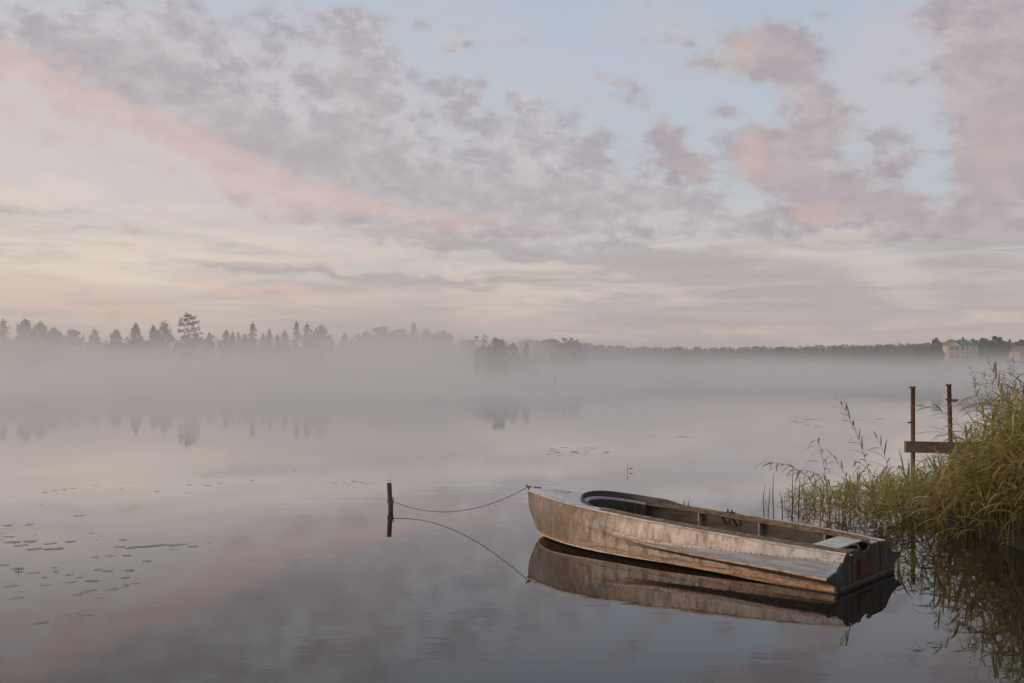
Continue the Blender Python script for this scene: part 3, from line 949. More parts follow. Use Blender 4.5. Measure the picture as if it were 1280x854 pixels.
tr = mb.build("transom", M["transom"], boat)
bm = bmesh.new()
bm.from_mesh(tr.data)
bmesh.ops.triangulate(bm, faces=[f for f in bm.faces if len(f.verts) > 4])
bm.to_mesh(tr.data)
bm.free()
mb = MB()
mb.box((-.026, .06, .17), (.024, .34, .17))
mb.build("motor_board", M["redwood"], tr)
mb = MB()
mb.box((-.022, 0, .045), (.018, 1.40, .022))
mb.box((-.020, .36, .20), (.012, .018, .28))
mb.box((-.020, -.36, .20), (.012, .018, .28))
mb.build("transom_strip", M["post"], tr)
for s in (1, -1):
    mb = MB()
    mb.face([(.015, s * .47, .352), (.17, s * .47, .364), (.02, s * .22, .356)])
    mb.face([(.015, s * .47, .330), (.02, s * .22, .334), (.17, s * .47, .342)])
    mb.face([(.17, s * .47, .364), (.02, s * .22, .356), (.02, s * .22, .334), (.17, s * .47, .342)])
    mb.face([(.015, s * .47, .352), (.02, s * .22, .356), (.02, s * .22, .334), (.015, s * .47, .330)])
    mb.build("corner_knee", M["pale_edge"] if s < 0 else M["wood_edge"], tr)
mb = MB()
mb.tube([(.0, -.10, .36), (.03, -.12, .385), (.06, -.20, .38)], .014, 6)
mb.build("motor_clamp", M["black"], tr)
mb = MB()
mb.tube([(.02, .12, .345), (.05, .10, .375), (.09, .12, .365)], .012, 6)
mb.build("motor_clamp", M["black"], tr)
mb = MB()
mb.box((-.016, .42, .328), (.012, .05, .012))
mb.build("stern_fitting", M["white_plate"], tr)
# bow fittings
mb = MB()
mb.tube([(4.35, .0, .55), (4.36, .0, .605)], .012, 8)
mb.tube([(4.33, -.03, .60), (4.37, .035, .612)], .010, 8)
mb.tube([(4.36, 0, .60), (4.385, .02, .63)], .008, 6)
mb.build("mooring_eye", M["metal"], boat)
mb = MB()
mb.box((4.225, -.01, .570), (.09, .06, .012))
mb.tube([(4.20, -.02, .572), (4.20, -.02, .598)], .012, 8)
mb.tube([(4.25, .0, .572), (4.25, .0, .598)], .012, 8)
mb.tube([(4.185, -.028, .600), (4.265, .006, .600)], .012, 8)
mb.build("bow_cleat", M["black"], boat)
mb = MB()
a, zg = gw(2.42)
mb.tube([(2.42, -(a - .03), zg), (2.42, -(a - .03), zg + .07)], .006, 6)
mb.build("rail_pin", M["metal"], boat)
mb = MB()
mb.tube([(2.36, -(a - .03), zg), (2.36, -(a - .03), zg + .06)], .006, 6)
mb.build("rail_pin", M["metal"], boat)

# ------------------------------------------------------------------ mooring post, rope, stakes and twigs
px0, py0 = wat(487.5, 637.3)
post = empty("mooring_post", (px0, py0, 0))
tag(post, "short dark wooden mooring post standing in the open water", "post")
mb = MB()
pts = [(0.012, 0, -.5), (0.012, 0, 0.0), (.006, 0, .10), (-.004, 0, .22), (-.008, 0, .33), (-.012, 0, .402)]
mb.tube(pts, [.039, .038, .037, .035, .036, .034], 10)
mb.build("trunk", M["post"], post, smooth=False)
mb = MB()
for k, z in enumerate((.095, .11, .125, .142)):
    mb.tube([(.006 + .043 * cos(2 * pi * i / 14), .043 * sin(2 * pi * i / 14), z + .006 * sin(i + k)) for i in range(15)], .0075, 5, cap=False)
mb.tube([(.045, -.015, .13), (.055, -.02, .165), (.045, -.01, .19)], .008, 5)
mb.tube([(.045, -.015, .12), (.05, -.03, .08), (.045, -.035, .05)], .007, 5)
mb.build("rope_wrap", M["rope"], post)
a = Vector((px0 + .045, py0 - .02, .13))
b = boat.matrix_basis @ Vector((4.37, .0, .60))
mb = MB()
pts = []
for i in range(61):
    s = i / 60
    p = a.lerp(b, s)
    p.z = .13 - .453 * s + .923 * s * s
    pts.append(p)
mb.tube(pts, 0.0052, 5)
rp = mb.build("mooring_rope", M["rope"])
tag(rp, "thin sagging rope running from the post to the boat's bow", "rope")

x, y = wat(692.0, 484.5)
st = empty("stake", (x, y, 0))
tag(st, "thin leaning stake with a knob on top far out in the mist", "stake")
mb = MB()
mb.tube([(0, 0, -.6), (0, 0, 0), (.10, 0, .6), (.19, 0, 1.3)], [.075, .075, .07, .06], 6)
mb.build("pole", M["black"], st)
mb = MB()
mb.tube([(.16, 0, 1.22), (.17, 0, 1.30), (.20, 0, 1.42), (.22, 0, 1.48)], [.06, .13, .14, .05], 8)
mb.build("knob", M["black"], st, smooth=True)

x, y = wat(784.0, 589.0)
tw = empty("water_plant", (x, y, 0))
tag(tw, "lone thin upright plant stem with one small leaf behind the boat's bow", "plant")
mb = MB()
mb.tube([(0, 0, -.2), (0, 0, 0), (.004, 0, .09), (-.003, 0, .17)], [.003, .0035, .003, .006], 5)
mb.build("stem", M["reed_dark"], tw)
mb = MB()
mb.tube([(0, 0, .03), (.05, 0, .05)], .003, 4)
mb.tube([(.045, 0, .04), (.09, .01, .055), (.115, 0, .05)], [.003, .012, .003], 6)
mb.build("leaf", M["reed_dark"], tw)

x, y = wat(23.5, 713.5)
tw = empty("water_plant", (x, y, 0))
tag(tw, "tiny upright green stem poking through lily pads at lower left", "plant")
mb = MB()
mb.tube([(0, 0, -.2), (0, 0, 0), (-.002, 0, .05)], [.004, .004, .002], 5)
mb.build("stem", M["reed_green"], tw)
mb = MB()
mb.tube([(0, 0, .012), (.03, .01, .016), (.05, 0, .008)], [.002, .006, .002], 5)
mb.tube([(0, 0, .015), (-.025, .01, .016), (-.045, 0, .006)], [.002, .006, .002], 5)
mb.build("leaf", M["reed_green"], tw)

# ------------------------------------------------------------------ lily pads
rnd = random.Random(5)


def pad_mesh(seed):
    r = random.Random(seed)
    mb = MB()
    n = 22
    ring = []
    for k in range(n):
        a = 0.16 + (2 * pi - 0.32) * k / (n - 1)
        q = 1 + .06 * sin(3 * a + seed) + r.uniform(-.03, .03)
        ring.append(Vector((q * cos(a), .82 * q * sin(a), 0.02 * sin(2 * a + seed) + 0.012)))
    c = Vector((-.02, 0, .02))
    for k in range(n - 1):
        mid0, mid1 = c.lerp(ring[k], .6), c.lerp(ring[k + 1], .6)
        mid0.z = mid1.z = .02
        mb.face([c, mid0, mid1])
        mb.face([mid0, ring[k], ring[k + 1], mid1])
        lo0, lo1 = ring[k].copy(), ring[k + 1].copy()
        lo0.z -= .03
        lo1.z -= .03
        mb.face([ring[k], lo0, lo1, ring[k + 1]])
    return mb.mesh("lily_pad", M["pad"], smooth=True, weld=.001)


M["pad_brown"] = simple("browning_lily_pad", (0.18, 0.14, 0.08), (0.13, 0.12, 0.065), 5, 0.45, 0.1)
M["pad_green"] = simple("fresh_lily_pad", (0.11, 0.125, 0.06), (0.17, 0.165, 0.085), 5, 0.35, 0.1)
pads = [pad_mesh(s) for s in range(7)]
for i_, p_ in enumerate(pads):
    p_.materials.clear()
    p_.materials.append((M["pad"], M["pad_green"], M["pad_brown"])[i_ % 3])
K = 300 / 1280.0
near = [(40, 243, 60), (160, 238, 55), (5, 288, 25), (50, 303, 60), (188, 291, 25), (10, 317, 30), (65, 332, 90), (160, 328, 95), (115, 349, 75), (267, 340, 65), (375, 330, 65), (190, 368, 80), (290, 368, 100)]
strip = [(640, 357, 60), (700, 362, 70), (745, 357, 70), (790, 355, 70), (835, 350, 80), (880, 346, 80), (930, 347, 90), (975, 344, 50), (1030, 355, 55), (920, 370, 45)]
mid = [(488, 285, 40), (533, 300, 20), (515, 318, 20), (655, 320, 50), (1118, 337, 30), (510, 412, 45), (585, 405, 55), (677, 403, 55), (785, 433, 55)]
lowp = [(20, 455, 60), (90, 473, 80), (180, 495, 70), (290, 468, 40), (295, 485, 45), (300, 493, 40), (370, 505, 50), (425, 520, 40), (240, 520, 40), (243, 561, 60), (375, 547, 50), (400, 540, 40), (490, 539, 75), (525, 478, 60), (570, 487, 60),
        (690, 480, 65), (690, 488, 50), (665, 522, 60), (720, 552, 50), (660, 570, 55), (675, 560, 40), (610, 582, 60), (580, 587, 50), (485, 588, 70), (450, 598, 55), (415, 610, 70), (535, 630, 60), (55, 565, 85), (80, 630, 90), (110, 627, 50), (50, 634, 45), (110, 593, 20)]
bott = [(365, 716, 50), (395, 712, 60), (430, 720, 60), (480, 718, 50), (400, 735, 50), (440, 733, 40), (215, 763, 70), (180, 768, 50), (245, 757, 40)]
far = [(1010, 27, 35), (1110, 30, 40), (1170, 20, 25), (838, 61, 35), (510, 30, 25), (650, 47, 25), (225, 133, 25), (995, 70, 20), (240, 66, 30), (290, 58, 30), (345, 50, 30), (390, 45, 30), (420, 191, 62)]
sets = [(near, "olive lily pad lying flat in the uppermost cluster at the left edge", "lily pads at the left edge"),
        (strip, "lily pad crowded into one long narrow strip left of the post", "lily pads in a long strip"),
        (mid, "small single lily pad scattered around the long strip of pads", "lily pads round the strip"),
        (lowp, "greenish lily pad scattered over the lower left water below the strip", "lily pads at lower left"),
        (bott, "lily pad in one of the two lowest clumps at lower left", "lowest clumps of lily pads"),
        (far, "tiny dark lily pad far out on the pale left water", "far lily pads on the left")]
allp = []
for lst, lab, grp in sets:
    allp += [(cx * K, 600 + cy * K, w * K, lab, grp) for cx, cy, w in lst]
for (cx, cy, w) in [(418, 604, 6), (431, 603, 7), (443, 602, 8), (452, 603, 7), (459, 605, 6), (466, 604, 6), (437, 606, 5), (487, 600.5, 8), (352, 590, 6), (368, 588, 6), (315, 601, 7), (305, 578, 6), (279, 591, 6)]:
    allp.append((cx, cy, w, "tiny lily pad in the thin row behind the mooring post", "lily pads behind the post"))
r2 = random.Random(11)
for k in range(26):
    u = r2.uniform(-1, 1)
    cx = 721 + 38 * u
    cy = 565 + r2.uniform(-1, 1) * 7 * sqrt(1 - u * u)
    allp.append((cx, cy, r2.uniform(5, 11), "small dark lily pad in the oval patch beyond the boat's bow", "lily pads beyond the bow"))
for k in range(22):
    cx = r2.uniform(985, 1105)
    cy = 526 + r2.gauss(0, 3.2) + (cx - 1040) * .035
    allp.append((cx, cy, r2.uniform(5, 13), "tiny dark lily pad on the misty water beyond the arching reeds", "lily pads beyond the reeds"))
for k in range(9):
    cx = r2.uniform(815, 872)
    allp.append((cx, 546 + r2.uniform(-1.5, 1.5), r2.uniform(5, 9), "tiny dark lily pad midway out, right of the bow's oval patch", "lily pads midway out"))
for k, (cx, cy, w, lab, grp) in enumerate(allp):
    x, y = wat(cx, cy)
    o = link("lily_pad", pads[rnd.randrange(7)], loc=(x, y, 0.0))
    s = w / F * y / 2
    o.scale = (s, s * rnd.uniform(.9, 1.15), s * .8)
    o.rotation_euler = (0, 0, rnd.uniform(-.6, .6) + (pi if rnd.random() < .5 else 0))
    tag(o, lab, "lily pad", grp)

# ------------------------------------------------------------------ jetty
JD = 18.0
jp = at(1141, 560, JD)
jet = empty("jetty", (jp.x, JD, 0))
tag(jet, "small old jetty of one reddish beam held by two rusty pipes behind reeds", "jetty")
bz0, bz1 = at(1141, 567.0, JD).z, at(1141, 553.0, JD).z
mb = MB()
mb.box((.95, -.02, (bz0 + bz1) / 2), (2.2, .09, bz1 - bz0), Matrix.Rotation(R(1.2), 3, "Y"))
mb.build("beam", M["plank"], jet)
mb = MB()
mb.box((1.15, .22, (bz0 + bz1) / 2 + .05), (2.0, .34, .04), Matrix.Rotation(R(1.2), 3, "Y"))
mb.build("deck_boards", M["plank"], jet)
for i, (ptx, pty, lean) in enumerate(((1141, 484, 0.0), (1186, 481, 0.05))):
    tp = at(ptx, pty, JD + .08)
    xo = tp.x - jp.x
    mb = MB()
    mb.tube([(xo + lean, .08, -.9), (xo + lean * .6, .08, .8), (xo, .08, tp.z)], .038, 10)
    po = mb.build("pole", M["rustpipe"], jet, smooth=True)
    mb = MB()
    mb.tube([(xo - .008, .08, tp.z - .02), (xo - .008, .08, tp.z + .012)], .055, 10)
    mb.build("pole_cap", M["rustpipe"], po)
    mb = MB()
    if i == 0:
        zz = at(1141, 528.5, JD).z
        mb.tube([(xo - .10, .06, zz), (xo + .02, .05, zz + .004)], .017, 6)
    else:
        zz = at(1186, 500.0, JD).z
        mb.tube([(xo - .07, .05, zz + .01), (xo + .14, .05, zz - .012)], .020, 6)
        mb.tube([(xo + .06, .05, zz - .03), (xo + .13, .05, zz - .0)], .026, 6)
    mb.build("clamp", M["rustpipe"], po)

# ------------------------------------------------------------------ reeds
REEDM = [M["reed_green"], M["reed_yellow"], M["reed_dry"], M["reed_rust"], M["plume"], M["reed_dark"]]


def blade(mb, base, d0, length, width, droop, mi, r, seg=5):
    """one leaf: a folded, drooping strip"""
    p = Vector(base)
    d = Vector(d0).normalized()
    side = d.cross(Vector((0, 0, 1)))
    if side.length < .05:
        side = Vector((1, 0, 0))
    side.normalize()
    side = (side + Vector((0, 0, r.uniform(-.5, .5)))).normalized()
    st = length / seg
    rows = []
    for i in range(seg + 1):
        t = i / seg
        w = width * (min(1.0, .45 + t * 2.2) if t < .3 else (1 - ((t - .3) / .7) ** 1.7)) * .5 + .0004
        rows.append([p - side * w, p + side * w])
        d = (d + Vector((0, 0, -droop / seg))).normalized()
        p = p + d * st
    mb.grid(rows, mi)


def stem_pts(base, h, lean, bend, seg=6):
    """curved stem; lean (x,y) grows towards the tip"""
    out = []
    for i in range(seg + 1):
        t = i / seg
        k = lean * (0.35 * t + 0.65 * t ** bend)
        out.append(Vector(base) + Vector((k.x, k.y, h * (t - 0.18 * k.length / max(h, .1) * t * t))))
    return out


def plume(mb, p, d, size, r, mi=4, n=16):
    d = Vector(d).normalized()
    for i in range(n):
        t = i / n
        q = p + d * size * (t - .2)
        out = Vector((r.uniform(-1, 1), r.uniform(-1, 1), r.uniform(-.4, .6))) + d * .9
        blade(mb, q, out, size * r.uniform(.25, .5) * (1.1 - .6 * t), size * .05, r.uniform(.4, 1.4), mi, r, 3)


def add_reed(mb, base, h, lean, r, leaves, lw=.014, ll=.34, dryness=.3, top_plume=False, seg=6, green=None):
    pts = stem_pts(base, h, lean, 2.2, seg)
    n = len(pts)
    smi = r.choices([0, 1, 2, 5], [4, 2.2, 2.0, 1.5])[0]
    mb.tube(pts, [.0042 * (1 - .65 * i / (n - 1)) * (0.8 + 0.35 * h) for i in range(n)], 3, smi, cap=False)
    for k in range(leaves):
        t = .38 + .62 * (k + r.random() * .8) / leaves
        s = min(t, .999) * (n - 1)
        i = int(s)
        p = pts[i].lerp(pts[i + 1], s - i)
        tg = (pts[i + 1] - pts[i]).normalized()
        a = r.uniform(0, 2 * pi)
        side = Vector((cos(a) - .35, sin(a) * .8, 0))
        d = tg * r.uniform(.5, 1.1) + side * r.uniform(.5, 1.0)
        if r.random() < dryness * (1.35 - t):
            mi = r.choices([1, 2, 3], [3, 3, 1.1])[0]
        else:
            mi = r.choices([0, 1], [3, 2])[0] if green is None else green
        blade(mb, p, d, ll * r.uniform(.6, 1.25), lw * r.uniform(.7, 1.4), r.uniform(.5, 2.0), mi, r)
    if top_plume:
        plume(mb, pts[-1], (pts[-1] - pts[-2]), .24, r)
    return pts


def in_poly(x, y, poly):
    c = False
    j = len(poly) - 1
    for i in range(len(poly)):
        (xi, yi), (xj, yj) = poly[i], poly[j]
        if (yi > y) != (yj > y) and x < (xj - xi) * (y - yi) / (yj - yi) + xi:
            c = not c
        j = i
    return c


BED = [(4.15, 15.6), (4.25, 14.2), (4.55, 13.0), (4.95, 12.35), (5.5, 11.9), (6.3, 11.55), (8.2, 11.3), (10.2, 11.6), (10.2, 16.6), (6.5, 16.8), (5.2, 16.6)]
r = random.Random(21)
mb = MB()
count = 0
tries = 0
while count < 720 and tries < 60000:
    tries += 1
    x, y = r.uniform(4.1, 10.2), r.uniform(11.2, 16.8)
    if not in_poly(x, y, BED):
        continue
    px = 640 + F * x / y
    if px > 1420:
        continue
    e = min(1.0, max(0.0, (px - 975) / 300.0))
    dens = pchip([970, 1050, 1120, 1180, 1230, 1300], [.5, .62, .62, .66, .9, 1.0], px) * (0.55 + .45 * min(1.0, max(0.0, (y - 11.6) / 1.6)) if px < 1230 else 1.0)
    if r.random() > dens:
        continue
    topy = pchip([970, 1040, 1100, 1150, 1200, 1240, 1280, 1400], [620, 606, 598, 590, 574, 532, 496, 470], px)
    hmax = H - (topy - YH) * y / F
    h = max(.25, hmax) * r.uniform(.42, .98) * (1.0 if r.random() < .80 else 1.28)
    lean = (Vector((-r.uniform(-.15, .22), r.uniform(-.15, .12), 0)) if r.random() < .62 else Vector((-r.uniform(.2, .85), r.uniform(-.35, .15), 0))) * h * r.uniform(.3, 1.0)
    lv = int(3 + 4 * e + r.random() * 4)
    add_reed(mb, (x, y, -.15), h + .15, lean, r, lv, lw=.013 + .021 * e, ll=.28 + .26 * e, dryness=.46, top_plume=(r.random() < .26 * e), seg=5)
    count += 1
# tall pale dry stems with plumes standing out of the right end of the bed
for k in range(46):
    px, d = r.uniform(1222, 1345), r.uniform(12.6, 15.2)
    x = (px - 640) / F * d
    h = H - (r.uniform(458, 512) - YH) * d / F
    add_reed(mb, (x + .25, d, -.15), h + .15, Vector((-r.uniform(-.05, .38), r.uniform(-.1, .1), 0)), r, 9, lw=.020, ll=.30, dryness=1.0, top_plume=(r.random() < .6), seg=6, green=r.choice([1, 2, 2]))
# low tangle of dead and yellow blades at the foot of the bed
for k in range(380):
    for _ in range(50):
        x, y = r.uniform(4.4, 9.5), r.uniform(11.3, 15.0)
        px = 640 + F * x / y
        if in_poly(x, y, BED) and 1040 < px < 1400 and r.random() < (.35 if px < 1180 else 1.0):
            break
    a = r.uniform(0, 2 * pi)
    blade(mb, (x, y, r.uniform(-.02, .35)), (cos(a) * .8 - .1, sin(a) * .6 - .25, r.uniform(.1, 1.1)), r.uniform(.25, .6), r.uniform(.006, .014), r.uniform(.8, 2.4), r.choices([0, 1, 2, 3, 5], [3, 3, 3, 1.6, 2])[0], r)
bed = mb.build("reed_bed", REEDM)
tag(bed, label="dense green and yellow reed bed along the right bank", kind="stuff")


def lone_reed(px_b, py_b, tip, label, leaves=9, seed=0, mid_up=.75, plume_n=0, width=.016, ll=.34):
    leaves, width, ll = int(leaves * 1.5), width * 1.25, ll * 1.12
    """single reed stem: root on the water at a pixel of the lake, tip anywhere in the air"""
    r = random.Random(seed)
    x, y = wat(px_b, py_b)
    root = empty("reed", (x, y, 0))
    tag(root, label, "reed", "single reeds rising out of the bed")
    d = tip[2] if len(tip) > 2 else y
    tp = at(tip[0], tip[1], d) - Vector((x, y, 0))
    ctrl = Vector((tp.x * (1 - mid_up) * .7, tp.y * .3, tp.z * mid_up + .18))
    pts = []
    for i in range(17):
        t = i / 16
        pts.append((ctrl * (2 * t * (1 - t)) + tp * t * t) + Vector((0, 0, -.12 * (1 - t) ** 4)))
    mb = MB()
    mb.tube(pts, [.0055 * (1 - .7 * i / 16) for i in range(17)], 5)
    mb.build("stem", [M["reed_dry"] if seed % 3 else M["reed_green"]], root)
    for k in range(leaves):
        t = .34 + .64 * (k + r.random() * .5) / leaves
        s = t * 16
        i = min(int(s), 15)
        p = pts[i].lerp(pts[i + 1], s - i)
        tg = (pts[i + 1] - pts[i]).normalized()
        sd = 1 if k % 2 else -1
        d0 = tg * r.uniform(.8, 1.3) + Vector((sd * .55 - .25, r.uniform(-.7, .3), r.uniform(-.15, .35)))
        mb = MB()
        blade(mb, p, d0, ll * r.uniform(.6, 1.1) * (1.15 - .45 * t), width * r.uniform(.8, 1.2), r.uniform(.5, 1.7), 0, r, 6)
        mb.build("leaf", [r.choice([M["reed_green"], M["reed_green"], M["reed_yellow"], M["reed_dry"]])], root)
    if plume_n:
        mb = MB()
        plume(mb, pts[-1], pts[-1] - pts[-3], .22, r, 0, plume_n)
        mb.build("plume", [M["plume"]], root)
    return root


lone_reed(1030, 640, (950, 578, 13.8), "leftmost arching reed, its leafy tip bowing low over the water", 10, 1)
lone_reed(1035, 636, (1020, 548, 14.2), "reed with one long bare curved tip left of the tall plumed reed", 6, 2, .6)
lone_reed(1050, 645, (992, 588, 13.6), "low bowed reed with feathery leaves beside the leftmost arching reed", 9, 3)
lone_reed(1098, 648, (1050, 503, 13.6), "tall slanting reed topped by a thin plume left of the jetty", 12, 4, .55, 8)
lone_reed(1072, 640, (1030, 560, 14.4), "straight young reed just right of the long bare tip", 6, 5, .55)
lone_reed(1120, 650, (1094, 545, 13.8), "reed with a split narrow tip in front of the jetty's left end", 7, 7, .6)
lone_reed(1108, 640, (1066, 575, 14.0), "short leaning reed under the tall slanting plumed reed", 8, 8, .6)
lone_reed(1240, 660, (1145, 506, 13.2), "reed bowing left between the two rusty jetty pipes", 13, 9, .85, 0, .020, .36)
lone_reed(1250, 652, (1158, 540, 13.6), "lowest bowed reed crossing just above the jetty beam", 12, 19, .9, 0, .022, .38)
lone_reed(1265, 655, (1194, 499, 13.4), "drooping reed with dense hanging leaves right of the second pipe", 14, 10, .85, 0, .022, .38)
lone_reed(1270, 650, (1240, 462, 14.0), "tall pale reed with drooping plume highest over the jetty", 12, 12, .65, 14, .020, .30)
lone_reed(1282, 660, (1262, 466, 13.6), "tall dry reed with ragged plume beside the highest one", 12, 13, .6, 14, .020, .30)
lone_reed(1300, 655, (1275, 480, 13.2), "yellow plumed reed close to the right edge of the view", 12, 14, .6, 14, .020, .30)
lone_reed(1226, 655, (1218, 478, 14.2), "reed with dark drooping flag tip between second pipe and tall plumes", 8, 15, .6, 9, .018, .26)


def rush(px_b, py_b, hpx, label, seed):
    x, y = wat(px_b, py_b)
    o = empty("rush", (x, y, 0))
    tag(o, label, "rush", "thin rushes left of the reed bed")
    h = hpx / F * y
    rr = random.Random(seed)
    mb = MB()
    mb.tube([(0, 0, -.2), (0, 0, 0), (rr.uniform(-.02, .02), 0, h * .6), (rr.uniform(-.04, .03), 0, h)], [.008, .008, .006, .002], 5)
    mb.build("stem", M["reed_dark"], o)
    mb = MB()
    blade(mb, (0, 0, h * .1), (rr.uniform(-.3, .3), rr.uniform(-.2, .2), 1), h * .75, .012, .2, 0, rr)
    mb.build("leaf", [M["reed_dark"]], o)


rush(955, 646, 40, "leftmost of the thin dark rushes behind the boat", 1)
rush(960, 644, 34, "short thin rush between the leftmost rush and the thick one", 2)
rush(967, 648, 56, "thickest and tallest dark rush standing behind the boat's far rail", 3)
rush(978, 645, 30, "short faint rush just right of the tallest dark rush", 4)
rush(990, 644, 62, "leafy dark rush at the left end of the reed bed", 5)
rush(998, 646, 48, "bent dark rush inside the left end of the reed bed", 6)

# ------------------------------------------------------------------ trees on the far shore


def leafquad(mb, p, s, r, mi=0):
    n = Vector((r.gauss(0, 1), r.gauss(0, 1), r.gauss(0, 1))).normalized()
    a = n.orthogonal().normalized()
    a = Matrix.Rotation(r.uniform(0, 6.28), 3, n) @ a
    b = n.cross(a)
    k = r.uniform(.6, 1.2) * s
    mb.face([p - a * k - b * k * .4, p + a * k * .3 - b * k * .6, p + a * k + b * k * .3, p - a * k * .2 + b * k * .6], mi)


def round_crown(seed, lobes=64, per=55, leaf=.028, flat=1.0, domed=False):
    """crown in a unit box: height 1 (0..1), width about .8"""
    r = random.Random(seed)
    mb = MB()
    top = r.uniform(.93, .99)
    for k in range(lobes):
        t = r.uniform(.08, 1.0)
        if domed:
            prof = min(1.0, .75 + t) * sqrt(max(0.0, 1 - max(0.0, (t - .45) / .55) ** 2.2))
        else:
            prof = min(1.0, .62 + 1.2 * t) * sqrt(max(0.0, 1 - max(0.0, (t - .50) / .50) ** 2)) * (1 + .22 * sin(5 * t + seed))
        a = r.uniform(0, 2 * pi)
        rad = r.uniform(.05, .105)
        q = max(0, .40 * prof * flat - rad * .6) * sqrt(r.uniform(.15, 1))
        c = Vector((q * cos(a), q * sin(a), .06 + (top - rad * .8 - .06) * t))
        for i in range(per):
            d = Vector((r.gauss(0, 1), r.gauss(0, 1), r.gauss(0, .8))).normalized() * rad * r.random() ** .45
            leafquad(mb, c + d, leaf * r.uniform(.5, 1.3), r)
    return mb


def trunk_mb(h=1.0, rad=.022, limbs=6, seed=0):
    r = random.Random(seed)
    mb = MB()
    mb.tube([(0, 0, -.12), (.004, 0, .3 * h), (-.006, .004, .65 * h), (0, 0, .92 * h)], [rad, rad * .85, rad * .5, rad * .12], 7)
    for k in range(limbs):
        z = h * (.3 + .5 * k / limbs)
        a = r.uniform(0, 6.28)
        L = .22 * h
        mb.tube([(0, 0, z), (cos(a) * L * .5, sin(a) * L * .5, z + L * .35), (cos(a) * L, sin(a) * L, z + L * .75)], [rad * .4, rad * .28, rad * .08], 5)
    return mb


def spruce_crown(seed, width=.17, whorls=26):
    r = random.Random(seed)
    mb = MB()
    for w in range(whorls):
        t = .06 + .92 * w / whorls
        L = width * (1 - t) ** 1.05 * r.uniform(.65, 1.25) + .012
        for k in range(9):
            a = r.uniform(0, 6.28)
            L2 = L * r.uniform(.6, 1.15)
            d = Vector((cos(a), sin(a), 0))
            s = Vector((-sin(a), cos(a), 0)) * (.016 + .014 * (1 - t))
            p0 = Vector((0, 0, t + .012))
            p1 = d * L2 * .6 + Vector((0, 0, t - .012))
            p2 = d * L2 + Vector((0, 0, t - .018 + r.uniform(-.008, .016)))
            mb.face([p0, p1 - s, p2, p1 + s])
            mb.face([p0, p1 - s + Vector((0, 0, -.02)), p2 + Vector((0, 0, -.015)), p1 + s + Vector((0, 0, .006))])
    mb.face([(-.006, 0, .95), (.006, 0, .95), (0, 0, 1.0)])
    mb.face([(0, -.006, .95), (0, .006, .95), (0, 0, 1.0)])
    return mb


def pine_crown(seed):
    """old pine: flat ragged plates of needles on bare limbs"""
    r = random.Random(seed)
    mb = MB()
    plates = [(0, 0, .97, .10), (.10, .02, .93, .13), (-.10, 0, .90, .12), (.17, 0, .86, .13), (-.17, .03, .83, .12), (.03, 0, .84, .14), (.20, .05, .77, .13), (-.16, -.04, .73, .12), (.08, 0, .74, .13), (.22, 0, .68, .09), (-.05, .05, .66, .10), (.16, 0, .60, .08)]
    for x, y, z, w in plates:
        for i in range(60):
            a, q = r.uniform(0, 6.28), w * sqrt(r.random())
            leafquad(mb, Vector((x + q * cos(a), y + q * sin(a), z + r.gauss(0, .006) + .03 * (q / w) * (1 if r.random() < .4 else -.2))), .022, r)
    return mb


def tree_proto(name, crown_mb, leafm, trunk):
    o = empty(name, (0, 0, 0))
    crown_mb.build("crown", leafm, o)
    trunk.build("trunk", M["bark"], o)
    return o


PROTO = {
    "round0": tree_proto("broadleaf_tree", round_crown(1), M["leaf_a"], trunk_mb(seed=1)),
    "round1": tree_proto("broadleaf_tree", round_crown(2, 70, 50), M["leaf_b"], trunk_mb(seed=2)),
    "round2": tree_proto("broadleaf_tree", round_crown(3, 56, 62), M["leaf_a"], trunk_mb(seed=3)),
    "dome": tree_proto("broadleaf_tree", round_crown(4, 95, 75, .026, 1.05, True), M["leaf_a"], trunk_mb(seed=4)),
    "slim": tree_proto("broadleaf_tree", round_crown(5, 34, 55, .024, .6), M["leaf_b"], trunk_mb(seed=5)),
    "spruce0": tree_proto("spruce_tree", spruce_crown(6), M["needle"], trunk_mb(seed=6, limbs=0)),
    "spruce1": tree_proto("spruce_tree", spruce_crown(7, .22, 22), M["needle"], trunk_mb(seed=7, limbs=0)),
    "pine": tree_proto("pine_tree", pine_crown(8), M["needle"], trunk_mb(seed=8, limbs=9, rad=.018)),
}
for pr in PROTO.values():
    pr.location = (0, -500, -50)
bpy.context.view_layer.update()
CACHE = {}
for o in bpy.data.objects:
    if o.parent:
        CACHE.setdefault(o.parent.name, []).append(o)
used = set()


def plant(kind, px, ytop, wpx, d, label, group):
    jit = random.Random(int(px * 13 + 5))
    p = at(px, ytop + (jit.uniform(-2.5, 3.0) if kind.startswith("spruce") else 0), d + jit.uniform(-6, 6))
    d = p.y
    z0 = max(land_h(p.x, d), 0.0) - .1
    pr = PROTO[kind]
    if kind in used:
        o = copy_tree(pr, CACHE)
    else:
        o = pr
        used.add(kind)
    h = p.z - z0
    natural = {"spruce0": .095, "spruce1": .17, "pine": .62, "slim": .52, "dome": .86}.get(kind, .78)
    sw = wpx / F * d / natural * 1.15
    o.location = (p.x, d, z0)
    rr = random.Random(int(px * 7 + ytop))
    o.scale = (sw * rr.uniform(.82, 1.25), sw * rr.uniform(.82, 1.25), h)
    o.rotation_euler = (0, 0, rr.uniform(0, 6.28) if kind != "pine" else 0.0)
    tag(o, label, "tree", group)
    return o


